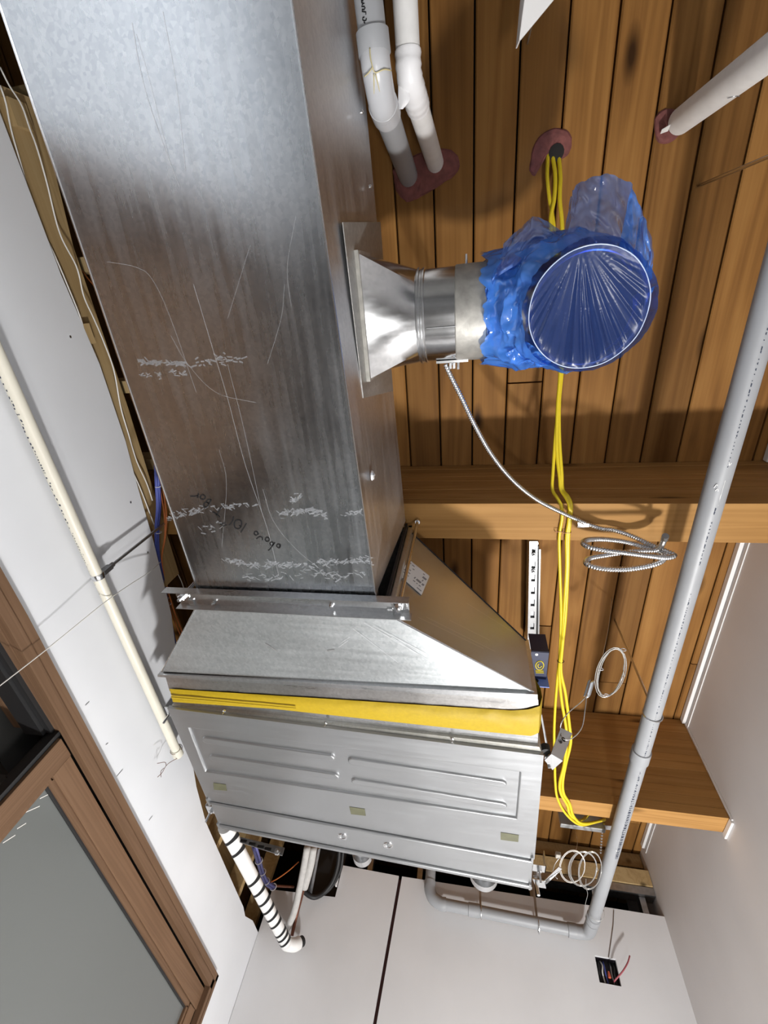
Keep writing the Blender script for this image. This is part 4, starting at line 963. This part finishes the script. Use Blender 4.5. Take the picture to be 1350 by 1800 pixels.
# ring hanger with rod
hg = thing('ring_hanger', (-1.14, .72, .95), 'steel ring hanger and rod holding the cream pipe', 'hanger')
obj('ring_band', MB().lathe([(rc+.0015, 0), (rc+.0022, .001), (rc+.0022, .017), (rc+.0015, .018)], V((xc, .715, zc_)), (0, 1, 0), 24), M_zinc, hg, smooth=True)
obj('yoke', MB().prism([V((xc-.012, .718, zc_+rc)), V((xc+.012, .718, zc_+rc)), V((xc+.010, .718, zc_+.055)), V((xc-.010, .718, zc_+.055))], (0, .014, 0)), M_steel, hg)
obj('rod', MB().cyl((xc, .725, zc_+.05), (xc, .725, 1.74), .005, 10), M_steel, hg)
obj('rod_nut', MB().lathe([(.009, 0), (.009, .012)], (xc, .725, zc_+.055), (0, 0, 1), 6), M_steel, hg)
# wire tie on its end
obj('wire_tie', MB().tube([V((xc+(rc+.006)*math.cos(a), 1.56, zc_+(rc+.006)*math.sin(a))) for a in [2*math.pi*k/16 for k in range(14)]], .0012, 5)
    .tube(catmull([Xp(318, 1330, -1.14), Xp(302, 1338, -1.13), Xp(292, 1346, -1.135), Xp(285, 1358, -1.14), Xp(277, 1366, -1.14)], 5), .0011, 5)
    .tube(catmull([Xp(292, 1346, -1.135), Xp(290, 1340, -1.13), Xp(276, 1342, -1.14)], 4), .0011, 5)
    .tube(catmull([Xp(288, 1350, -1.135), Xp(283, 1356, -1.13), Xp(283, 1366, -1.14)], 4), .0011, 5), M_copper, label='twisted rusty wire tie at the capped end of the cream pipe', cat='wire')
# white string in front of the door
sp_ = [Xp(-90, 1274, -1.145), Xp(0, 1205, -1.14), Xp(90, 1135, -1.135), Xp(180, 1062, -1.12), Xp(225, 1030, -1.125), Xp(262, 1006, -1.14), Xp(282, 988, -1.17)]
obj('white_string', MB().tube(resample(catmull(sp_, 8), .012), .0016, 6), M_whitecable, smooth='all', label='thin white cable stretched across the left wall below the cream pipe', cat='cable')
# loose wires hanging over the left wall edge
for i, (lab, pts) in enumerate([('thin white wire snaking along the top of the left wall', [(0, 118), (16, 150), (38, 185), (52, 225), (65, 260), (82, 320), (105, 410), (135, 470), (147, 520), (165, 560), (182, 600), (200, 650), (212, 715), (225, 760), (240, 810), (258, 850), (268, 880)]),
                                ('thin white wire hugging the drywall edge beside the framing', [(0, 150), (10, 180), (20, 230), (40, 300), (62, 380), (92, 440), (120, 505), (145, 570), (160, 640), (190, 720), (215, 790), (245, 855), (270, 920), (278, 940)])]):
    z = 1.335 if i == 0 else 1.315
    path = [Zp(x, y, z+.004*math.sin(k)) for k, (x, y) in enumerate(pts)]
    obj('loose_wire', MB().tube(resample(catmull(path, 6), .012), .0022, 6), M_whitecable, smooth='all', label=lab, cat='wire', group='loose wires on the left wall')
obj('loose_wire', MB().tube(catmull(pathZ([(295, 970, 1.5), (308, 1000, 1.48), (318, 1020, 1.46), (325, 1040, 1.45)]), 5), .002, 6), M_whitecable, smooth='all', label='short pale wire dangling in the dark gap left of the duct end', cat='wire', group='loose wires on the left wall')
# blue and orange cable bundle
bp = [(268, 690, 1.33), (272, 740, 1.32), (275, 800, 1.31), (277, 850, 1.30), (279, 890, 1.30), (276, 930, 1.295), (277, 975, 1.29), (285, 1020, 1.28), (292, 1060, 1.27), (300, 1100, 1.26), (306, 1130, 1.25), (312, 1160, 1.24), (330, 1220, 1.22)]
bb = thing('blue_cable_bundle', (-1.15, .8, 1.25), 'bundle of blue data cables tied along the left wall edge', 'cable bundle')
for k in range(6):
    a = k*math.pi/3
    path = [Zp(x, y, z) + V((.0058*math.cos(a+.25*i), .0058*math.sin(a+.25*i)*.5, .0058*math.sin(a+.25*i))) for i, (x, y, z) in enumerate(bp)]
    obj('cable', MB().tube(resample(catmull(path, 6), .015), .0034, 7), M_bluecable, bb, smooth='all')
for q, z in [((278, 855), 1.30), ((279, 936), 1.294), ((276, 988), 1.288), ((292, 1052), 1.271), ((296, 1062), 1.268)]:
    tie('tie', q, .0115, z, parent=bb, mat=M_tie)
op = [(277, 760, 1.335), (280, 820, 1.325), (284, 860, 1.315), (291, 905, 1.31), (290, 945, 1.31), (284, 985, 1.30), (292, 1030, 1.29), (302, 1070, 1.28), (313, 1100, 1.27), (321, 1120, 1.265), (335, 1160, 1.25)]
ob = thing('orange_cable_bundle', (-1.12, .8, 1.25), 'pair of orange cables running beside the blue bundle', 'cable bundle')
for k in range(2):
    path = [Zp(x+(k*2-1)*(1.5+1.5*math.sin(i)), y, z) for i, (x, y, z) in enumerate(op)]
    obj('cable', MB().tube(resample(catmull(path, 6), .015), .0032, 7), M_orange, ob, smooth='all')
obj('orange_wire', MB().tube(catmull(pathZ([(140, 470, 1.50), (155, 490, 1.47), (172, 508, 1.45), (190, 520, 1.46)]), 5), .0022, 6), M_orange, smooth='all', label='thin orange wire curving from the framing behind the duct', cat='wire')

# ================================================================== RIGHT SIDE HARDWARE
st = thing('slotted_strut', (.29, 1.3, 1.6), 'short slotted metal strut channel fixed behind the beam under the ceiling', 'strut')
zs_ = 1.62
S0 = Zp(931, 952, zs_); S1 = Zp(949, 952, zs_); S2 = Zp(946, 1145, zs_); S3 = Zp(927, 1145, zs_)
def SQ(u, v, z): 
    p = lerp(lerp(S0, S1, u), lerp(S3, S2, u), v); return V((p.x, p.y, z))
rails = MB()
rails.hexa([SQ(0, 0, zs_), SQ(.22, 0, zs_), SQ(.22, 1, zs_), SQ(0, 1, zs_)], [SQ(0, 0, zs_+.003), SQ(.22, 0, zs_+.003), SQ(.22, 1, zs_+.003), SQ(0, 1, zs_+.003)])
rails.hexa([SQ(.60, 0, zs_), SQ(.78, 0, zs_), SQ(.78, 1, zs_), SQ(.60, 1, zs_)], [SQ(.60, 0, zs_+.003), SQ(.78, 0, zs_+.003), SQ(.78, 1, zs_+.003), SQ(.60, 1, zs_+.003)])
obj('slotted_face', rails, M_zinc, st)
for i in range(9):
    v0 = i/9 + .0; obj('web', MB().hexa([SQ(.22, v0, zs_), SQ(.60, v0, zs_), SQ(.60, v0+.05, zs_), SQ(.22, v0+.05, zs_)], [SQ(.22, v0, zs_+.003), SQ(.60, v0, zs_+.003), SQ(.60, v0+.05, zs_+.003), SQ(.22, v0+.05, zs_+.003)]), M_zinc, st)
obj('channel_side', MB().hexa([SQ(.78, .04, zs_+.003), SQ(.95, .04, zs_+.003), SQ(.95, 1.05, zs_+.003), SQ(.78, 1.05, zs_+.003)], [SQ(.78, .04, zs_+.012), SQ(.95, .04, zs_+.012), SQ(.95, 1.05, zs_+.012), SQ(.78, 1.05, zs_+.012)]), M_gasket, st)
obj('channel_lip', MB().hexa([SQ(.93, .06, zs_-.004), SQ(1.08, .06, zs_-.004), SQ(1.08, 1.1, zs_-.004), SQ(.93, 1.1, zs_-.004)], [SQ(.93, .06, zs_+.01), SQ(1.08, .06, zs_+.01), SQ(1.08, 1.1, zs_+.01), SQ(.93, 1.1, zs_+.01)]), M_zinc, st)
obj('spacer', MB().hexa([SQ(.05, .02, zs_+.012), SQ(.9, .02, zs_+.012), SQ(.9, 1, zs_+.012), SQ(.05, 1, zs_+.012)], [SQ(.05, .02, ZD-.002), SQ(.9, .02, ZD-.002), SQ(.9, 1, ZD-.002), SQ(.05, 1, ZD-.002)]), M_steel, st)
for v in (.10, .24):
    c = SQ(.42, v, zs_); obj('bolt', MB().lathe([(.010, 0), (.010, -.007), (.005, -.008), (.005, -.016)], c, (0, 0, 1), 6), M_steel, st)
# navy carton
bx = thing('navy_carton', (.25, 1.25, 1.16), 'small navy and light blue carton lying on top of the fan unit', 'carton')
zb_ = 1.172
q0 = Zp(934, 1142, zb_+.05); 
X0, X1, Y0, Y1 = .205, .262, 1.125, 1.25
obj('carton_side', MB().box((X1-.002, Y0, zb_+.0), (X1, Y1, zb_+.085)), M_navy, bx)
obj('carton_side', MB().box((X0, Y0, zb_), (X1-.002, Y0+.002, zb_+.085)), M_navy, bx)
obj('carton_bottom', MB().box((X0, Y0+.002, zb_-.002), (X1, Y1, zb_)), M_navy, bx)
obj('carton_flap', MB().box((X0, Y1, zb_-.035), (X1+.006, Y1+.003, zb_+.02)), M_lblue, bx)
c_ = V((.236, 1.185, zb_-.003))
obj('printed_ring', MB().tube([c_+V((.013*math.cos(a), .020*math.sin(a), 0)) for a in [2*math.pi*k/20 for k in range(20)]], .0018, 5, closed=True).tube([c_+V((.006*math.cos(a), .010*math.sin(a), 0)) for a in [2*math.pi*k/12 for k in range(9)]], .0018, 5).tube([c_+V((-.012, .026, 0)), c_+V((.014, .024, 0))], .0022, 5).tube([c_+V((-.010, .034, 0)), c_+V((.016, .032, 0))], .0022, 5), M_ymark, bx)
obj('printed_dot', MB().lathe([(.009, 0), (.009, -.001)], V((X0+.022, Y1-.002, zb_-.012)), (0, 1, 0), 14), M_ink, bx)
obj('printed_dot', MB().lathe([(.005, 0), (.005, -.001)], V((X0+.018, 1.137, zb_-.002)), (0, 0, 1), 12), M_paper, bx)

# wire hanger kit with coiled cable, front right corner of the unit
kit = thing('wire_hanger_kit', (.3, 1.3, .95), 'L bracket with looped steel wire at the front right corner of the fan unit', 'wire hanger')
k0_, k1_, k2_, k3_ = (986, 1279), (1006, 1289), (989, 1336), (969, 1324)
zk = 1.02
def KP(q, z): return Zp(*q, z)
p = [KP(k0_, zk+.035), KP(k1_, zk+.035), KP(k2_, zk-.07), KP(k3_, zk-.07)]
nk = (p[1]-p[0]).cross(p[3]-p[0]).normalized()*.003
br_ = obj('bracket', MB().prism(p, nk), M_zinc, kit)
pf = [KP(k3_, zk-.07), KP(k2_, zk-.07), KP((971, 1352), zk-.075), KP((957, 1335), zk-.075)]
obj('bracket_foot', MB().prism(pf, (0, 0, -.003)), M_zinc, kit)
obj('bracket_hole', MB().lathe([(.0075, 0), (.0075, -.001)], KP((990, 1300), zk-.008)+V((0, -.003, -.002)), nk, 14), M_dark, kit)
obj('bolt', MB().cyl(KP((962, 1328), zk-.05), KP((966, 1350), zk-.085), .005, 8).lathe([(.011, 0), (.011, .008)], KP((963, 1333), zk-.066), (0, 0, 1), 6), M_zinc, kit)
obj('rubber_mount', MB().lathe([(.014, 0), (.014, .022)], KP((960, 1322), zk-.06), (0, 0, 1), 12), M_gasket, kit)
obj('stay_rod', MB().cyl(KP((951, 1256), 1.05), KP((962, 1316), zk-.02), .0035, 8), M_zinc, kit)
gr = Zp(1040, 1212, 1.17)
obj('wire_loop', MB().tube(resample(catmull(pathZ([(1037, 1218, 1.16), (1020, 1235, 1.13), (1000, 1252, 1.09), (988, 1268, 1.06), (985, 1282, 1.05), (989, 1298, 1.012), (1001, 1300, 1.01), (1015, 1290, 1.03), (1024, 1275, 1.06), (1028, 1250, 1.10), (1031, 1225, 1.15)]), 6), .006), .0016, 6), M_steelwire, kit, smooth='all')
obj('wire_gripper', MB().obox(Zp(1038, 1211, 1.17), V((.006, -.003, .001)), V((.010, -.018, .020)), V((.004, 0, .005))), M_zinc, kit, bevel=.002)
obj('gripper_side', MB().obox(Zp(1032, 1209, 1.18), V((.004, -.002, .001)), V((.010, -.018, .020)), V((.003, 0, .004))), M_steel, kit, bevel=.002)
cl_ = thing('wire_coil', (.42, 1.33, 1.2), 'coil of thin steel wire tied beside the threaded rod', 'wire coil')
def coilring(cx, cy, ax, ay, rot, z, n=3, jit=2, seed=0, tilt=.0):
    rr = random.Random(seed); pts = []
    for k in range(n*24+1):
        a = 2*math.pi*k/24; j = k//24
        x = (ax+rr.uniform(-.3, .3)+jit*math.sin(j*2+1))*math.cos(a); y = (ay+jit*.6*math.cos(j*3))*math.sin(a)
        pts.append(Zp(cx+x*math.cos(rot)-y*math.sin(rot)+jit*.5*j, cy+x*math.sin(rot)+y*math.cos(rot), z+tilt*math.sin(a)+.002*j))
    return pts
obj('wire', MB().tube(coilring(1072, 1182, 22, 44, .30, 1.24, 4, 2.2, 1, .03), .0015, 6), M_steelwire, cl_, smooth='all')
obj('riser_wire', MB().tube(catmull(pathZ([(1052, 1185, 1.24), (1060, 1150, 1.35), (1070, 1100, 1.55), (1076, 1050, 1.75)]), 6), .0013, 6), M_steelwire, cl_, smooth='all')
for q in [(1056, 1176), (1066, 1222), (1096, 1142)]:
    tie('tie', q, .008, 1.24, parent=cl_, mat=M_tie)
# far right kit
k2t = thing('wire_hanger_kit', (.35, 1.95, .95), 'wire hanger bracket with round cable coils at the rear right corner of the fan unit', 'wire hanger')
obj('arm', MB().hexa([Zp(945, 1560, .93), Zp(962, 1553, .93), Zp(988, 1528, .95), Zp(982, 1524, .95)], [Zp(945, 1560, .93)+V((0, 0, .004)), Zp(962, 1553, .93)+V((0, 0, .004)), Zp(988, 1528, .95)+V((0, 0, .004)), Zp(982, 1524, .95)+V((0, 0, .004))]), M_zinc, k2t)
obj('plate', MB().prism([Zp(936, 1545, .93), Zp(957, 1549, .93), Zp(960, 1562, .93), Zp(942, 1559, .93)], (0, 0, .004)), M_zinc, k2t)
obj('bolt', MB().cyl(Zp(942, 1548, .935), Zp(947, 1574, .885), .006, 10).lathe([(.013, 0), (.013, .012)], Zp(943, 1541, .94), (0, 0, 1), 6), M_zinc, k2t)
cl2 = thing('wire_coil', (.5, 2.3, 1.2), 'two tangled round coils of pale wire next to the grey pipe elbow', 'wire coil')
for (cx, cy, ax, ay, n, s) in [(1006, 1523, 21, 28, 2, 3), (1024, 1527, 24, 30, 3, 5), (1037, 1530, 19, 33, 2, 7)]:
    obj('wire', MB().tube(coilring(cx, cy, ax, ay, .12, 1.20, n, 1.5, s, .025), .0017, 6), M_steelwire if s != 3 else M_whitecable, cl2, smooth='all')
obj('riser_wire', MB().tube(catmull(pathZ([(1012, 1497, 1.2), (1015, 1480, 1.35), (1012, 1465, 1.5), (1008, 1450, 1.70)]), 5), .0014, 6), M_steelwire, cl2, smooth='all')
obj('hook_wire', MB().tube(catmull(pathZ([(983, 1508, 1.2), (975, 1520, 1.18), (972, 1535, 1.15), (980, 1545, 1.13)]), 5), .0016, 6), M_steelwire, cl2, smooth='all')
obj('wire_gripper', MB().obox(Zp(981, 1503, 1.21), (.012, 0, 0), (0, .016, 0), (0, .003, .010)), plain('smoked_plastic', (.45, .42, .38), .3), cl2, bevel=.004)
tie('tie', (1011, 1497), .007, 1.2, parent=cl2, mat=M_tie)
obj('hook_wire', MB().tube(catmull(pathZ([(1030, 1545, 1.25), (1030, 1560, 1.25), (1033, 1572, 1.25), (1029, 1590, 1.25), (1029, 1612, 1.25)]), 5), .0013, 6), M_steelwire, cl2, smooth='all')
obj('pipe_wire_wrap', MB().tube(catmull([V((.645+.036*math.cos(a), 2.92+.02*math.sin(a*.5), Z1+.036*math.sin(a))) for a in [k*.5 for k in range(14)]], 3), .0013, 6), M_steelwire, label='thin wire looped around the grey pipe above its elbow', cat='wire', smooth='all')

# junction box behind the deeper beam
jb = thing('junction_box', (.55, 2.35, 1.4), 'grey metal junction box with yellow cables behind the deeper beam', 'junction box')
zj = Yp(1030, 1454, 2.33).z
obj('box_body', MB().box((.43, 2.33, zj), (.63, 2.36, zj+.12)), plain('box_grey', (.36, .36, .36), .4, .5), jb, bevel=.003)
cA = Zp(1063, 1444, 1.34)
obj('box_stem', MB().cyl((.50, 2.345, zj+.118), (.50, 2.345, ZD-.001), .008, 10), M_zinc, jb)
obj('connector_bracket', MB().box((cA.x-.012, cA.y-.004, cA.z-.02), (cA.x+.05, cA.y+.03, cA.z+.02)).box((cA.x+.05, cA.y+.0, cA.z-.02), (cA.x+.056, cA.y+.05, cA.z+.16)), M_zinc, jb, bevel=.002)
cB = Zp(1095, 1452, 1.34)
obj('connector_bracket', MB().box((cB.x-.02, cB.y-.01, cB.z-.015), (cB.x+.015, cB.y+.03, cB.z+.16)), M_trim, jb, bevel=.002)
chn = MB()
for i in range(9):
    c = lerp(Zp(1059, 1459, 1.4), Zp(1056, 1500, 1.45), i/8)
    chn.lathe([(.004, 0), (.006, .004), (.004, .008)], c, (0, 0, 1), 8)
obj('bead_chain', chn, M_zinc, jb)

# ================================================================== FAR WALL CORNER
# striped pipe
sp = thing('striped_pipe', (-1.05, 2.6, .95), 'white pipe with spiral black tape stripes in the corner behind the fan unit', 'pipe')
Q0 = Yp(396, 1452, 1.93); Q1 = Yp(502, 1655, 3.10); Q1.z += .0
rs = .030
kd = (Q1-Q0).normalized()
obj('jacket', MB().tube([Q0, Q1], rs, 24), M_wrap, sp, smooth=True)
for (cy, a0) in [(1474, 0), (1495, 0), (1547, 0), (1565, 0), (1582, 0), (1596, 0), (1609, 0), (1621, 0), (1637, 0), (1645, 0), (1653, 0)]:
    # find the axis point that projects to this row
    lo_, hi_ = 0.0, 1.0
    for _ in range(30):
        mid_ = (lo_+hi_)/2; q = RM @ lerp(Q0, Q1, mid_); yy = 900+FPX*q.y/q.z
        if yy < cy: lo_ = mid_
        else: hi_ = mid_
    c = lerp(Q0, Q1, lo_); u = kd.cross(V((0, 0, 1))).normalized(); w = kd.cross(u)
    bandm = MB()
    for hh_ in (-.017, .017):
        bandm.v += [c + kd*(.034*math.cos(a+2.6) + hh_*(.75+.25*math.cos(a+1.2))) + (u*math.cos(a)+w*math.sin(a))*(rs+.0018) for a in [2*math.pi*k/28 for k in range(28)]]
    bandm.f += [(k, (k+1) % 28, 28+(k+1) % 28, 28+k) for k in range(28)]
    obj('tape_stripe', bandm, M_ink, sp)
obj('elbow', MB().tube(catmull([Q1, Q1+kd*.03, Q1+V((.035, .06, .012)), Q1+V((.05, .08, .03))], 6), rs+.0005, 20), M_wrap, sp, smooth=True)
obj('open_end', MB().tube([Q1+V((.045, .07, .02)), Q1+V((.062, .098, .045))], rs*.85, 16), M_gasket, sp)
# refrigerant lines
rl = thing('refrigerant_lines', (-.85, 2.9, 1.0), 'pair of grey insulated refrigerant lines dropping behind the fan unit', 'pipe')
T0 = [Yp(540, 1490, 2.75), Yp(531, 1540, 2.95), Yp(518, 1600, 3.10), Yp(506, 1628, 3.17), Yp(499, 1640, 3.19)]
obj('insulated_line', MB().tube(catmull(T0, 6), .0185, 16), plain('grey_foam', (.50, .49, .47), .7, 0, .08, 40, .4), rl, smooth='all')
T1 = [Yp(551, 1490, 2.80), Yp(546, 1520, 2.9), Yp(535, 1560, 3.02)]
obj('insulated_line', MB().tube(catmull(T1, 6), .0215, 16), plain('grey_foam', (.50, .49, .47), .7), rl, smooth='all')
obj('copper_line', MB().tube(catmull([Yp(535, 1556, 3.02), Yp(529, 1580, 3.10), Yp(521, 1610, 3.18), Yp(513, 1645, 3.20)], 6), .0095, 10), M_copper, rl, smooth='all')
obj('metal_channel', MB().tube([Yp(560, 1490, 2.9), Yp(545, 1570, 3.2)], .012, 4), M_steel, rl)
# black hose
bh = thing('black_hose', (-.75, 3.2, 1.2), 'black rubber hoses and box hanging in the wall notch', 'hose')
obj('hose', MB().tube(catmull([Yp(597, 1490, 3.1), Yp(594, 1520, 3.16), Yp(585, 1548, 3.2), Yp(570, 1568, 3.22), Yp(552, 1577, 3.2), Yp(536, 1568, 3.18), Yp(531, 1555, 3.17)], 6), .014, 10), M_gasket, bh, smooth='all')
obj('hose', MB().tube(catmull([Yp(604, 1490, 3.1), Yp(598, 1530, 3.19), Yp(580, 1562, 3.22), Yp(556, 1578, 3.22)], 6), .010, 10), M_gasket, bh, smooth='all')
obj('duct_box', MB().box((-.99, 3.30, 1.18), (-.79, 3.6, 1.70)), M_gasket, bh)
obj('white_tape', MB().box((-.799, 3.215, 1.27), (-.790, 3.235, 1.36)), M_trim, bh)
# purple-blue bundle in the corner
pb = thing('corner_cable_bundle', (-1.05, 2.6, 1.2), 'violet blue cable bundle with ties in the framing behind the striped pipe', 'cable bundle')
pp = [(447, 1487, 2.45), (455, 1515, 2.6), (461, 1535, 2.75), (468, 1550, 2.85), (480, 1559, 2.95)]
for k in range(4):
    a = k*math.pi/2; path = [Yp(x, y, d) + V((.009*math.cos(a), 0, .009*math.sin(a))) for x, y, d in pp]
    obj('cable', MB().tube(catmull(path, 6), .007, 7), plain('violet_cable', (.11, .11, .30), .45), pb, smooth='all')
for q, d in [((455, 1513), 2.58), ((461, 1533), 2.72), ((468, 1549), 2.84), ((480, 1559), 2.94)]:
    c = Yp(*q, d); obj('tie', MB().tube([c+V((.018*math.cos(a), .003*math.sin(a), .018*math.sin(a))) for a in [2*math.pi*k/14 for k in range(14)]], .0025, 5, closed=True), M_tie, pb)
obj('orange_wire', MB().tube(catmull([Yp(474, 1552, 2.88), Yp(490, 1543, 2.95), Yp(508, 1530, 3.0), Yp(525, 1515, 3.02)], 5), .003, 6), M_orange, smooth='all', label='thin orange wire fanning out from the violet bundle', cat='wire')
obj('copper_line', MB().tube([Yp(482, 1557, 2.95), Yp(516, 1559, 3.1)], .006, 8), M_copper, label='horizontal reddish copper tube right of the violet bundle', cat='pipe')
# slotted angle behind the unit
sa = thing('slotted_angle', (-.95, 2.1, .98), 'slotted metal angle under the rear edge of the fan unit', 'strut')
ang = [Yp(418, 1470, 2.05), Yp(500, 1490, 2.05), Yp(496, 1504, 2.05), Yp(420, 1480, 2.05)]
obj('angle_face', MB().prism(ang, (0, .004, 0)), M_steel, sa)
for q in [(428, 1478), (443, 1483), (458, 1488), (471, 1492)]:
    c = Yp(*q, 2.047); obj('slot', MB().box((c.x-.014, c.y-.001, c.z-.005), (c.x+.014, c.y+.001, c.z+.005)), M_dark, sa)
c = Yp(488, 1498, 2.045); obj('bolt', MB().lathe([(.013, 0), (.013, -.008), (.006, -.009), (.006, -.02)], c, (0, 1, 0), 6), M_zinc, sa)
# electrical box in the far wall
eb = thing('electrical_box', (.71, YF, 1.06), 'dark open electrical box in the far wall with wires and red wire nut', 'electrical box')
obj('box_back', MB().box((.655, YF+.05, 1.06), (.768, YF+.054, 1.175)).box((.655, YF+.016, 1.06), (.659, YF+.05, 1.175)).box((.764, YF+.016, 1.06), (.768, YF+.05, 1.175)).box((.655, YF+.016, 1.171), (.768, YF+.05, 1.175)).box((.655, YF+.016, 1.06), (.768, YF+.05, 1.064)), plain('box_black', (.015, .012, .016), .4), eb)
for i, x in enumerate((.675, .69, .705, .735, .748)):
    obj('conductor', MB().tube(catmull([V((x, YF+.045, 1.165)), V((x+.004*math.sin(i*2), YF+.02, 1.14)), V((x-.004, YF+.015, 1.11)), V((x+.003, YF+.03, 1.075))], 5), .0035, 7), [M_gasket, M_whitecable, M_bluecable, M_steel, M_gasket][i], eb, smooth='all')
obj('wire_nut', MB().lathe([(.004, 0), (.007, -.012), (.008, -.024), (.006, -.026)], V((.716, YF+.008, 1.118)), (0, 0, 1), 10), plain('red_orange', (.55, .10, .05), .45), eb)
obj('red_wire', MB().tube(catmull([V((.735, YF+.02, 1.085)), Yp(1082, 1722, YF-.03), Yp(1094, 1708, YF-.05), Yp(1103, 1693, YF-.05), Yp(1107, 1680, YF-.045)], 6), .0035, 8), M_redwire, eb, smooth='all')
obj('pencil_wire', MB().tube([Yp(1079, 1600, YF-.002), Yp(1078, 1625, YF-.002), Yp(1074, 1655, YF-.002), Yp(1070, 1683, YF-.002)], .0022, 6), M_steel, label='thin grey wire running down the far wall to the electrical box', cat='wire')
# white fixture corner at top
fx_ = thing('white_sheet_corner', (.13, -.55, 1.4), 'pointed white sheet corner poking in at the top edge', 'panel')
zf = 1.40
t0, t1, t2, t3 = Zp(915, 70, zf), Zp(977, -5, zf+.01), Zp(985, -120, zf+.01), Zp(930, -120, zf)
obj('sheet', MB().prism([t0, t1, t2, Zp(940, -120, zf)], (0, 0, .004)), M_trim, fx_)
obj('folded_edge', MB().prism([t0, Zp(940, -120, zf), Zp(940, -120, zf)+V((-.012, 0, .04)), t0+V((-.004, 0, .04))], (-.003, 0, 0)), M_trim, fx_)
obj('hanger_wire', MB().cyl(Zp(960, -60, zf), V((*Zp(960, -60, zf)[:2], ZD)), .002, 6), M_steelwire, fx_)
# small marks on the left wall
mk = MB()
for q0, q1 in [((150, 1240), (157, 1233)), ((205, 1365), (216, 1352)), ((262, 1442), (268, 1434)), ((186, 1309), (190, 1306))]:
    mk.ribbon([Xp(*q0, XL+.0008), Xp(*q1, XL+.0008)], .003, (1, 0, 0))
for q in [(124, 592), (230, 883), (260, 971)]:
    c = Xp(*q, XL+.0008); mk.add([c+V((0, .004*math.cos(a), .004*math.sin(a))) for a in [2*math.pi*k/8 for k in range(8)]], [tuple(range(8))])
obj('wall_mark', mk, M_steel, wlo)
# work lamps that light the ceiling (they stand on the floor, out of view)
def work_lamp(x, y, label):
    lamp = thing('work_lamp', (x, y, -1.65), label, 'lamp', 'floor work lamps')
    for dx in (-.16, .16):
        obj('stand_leg', MB().tube([(x+dx, y, -1.64), (x+dx, y, -1.42)], .012, 8), M_gasket, lamp)
        obj('stand_foot', MB().tube([(x+dx, y-.15, -1.637), (x+dx, y+.15, -1.637)], .012, 8), M_gasket, lamp)
    obj('cross_bar', MB().tube([(x-.16, y, -1.42), (x+.16, y, -1.42)], .012, 8), M_gasket, lamp)
    obj('housing', MB().box((x-.13, y-.10, -1.40), (x+.13, y+.10, -1.335)), M_ymark, lamp, bevel=.006)
work_lamp(.72, 2.15, 'low floor work lamp near the far wall aimed up at the ceiling')
work_lamp(.35, .45, 'low floor work lamp below the plastic bag aimed up at the ceiling')
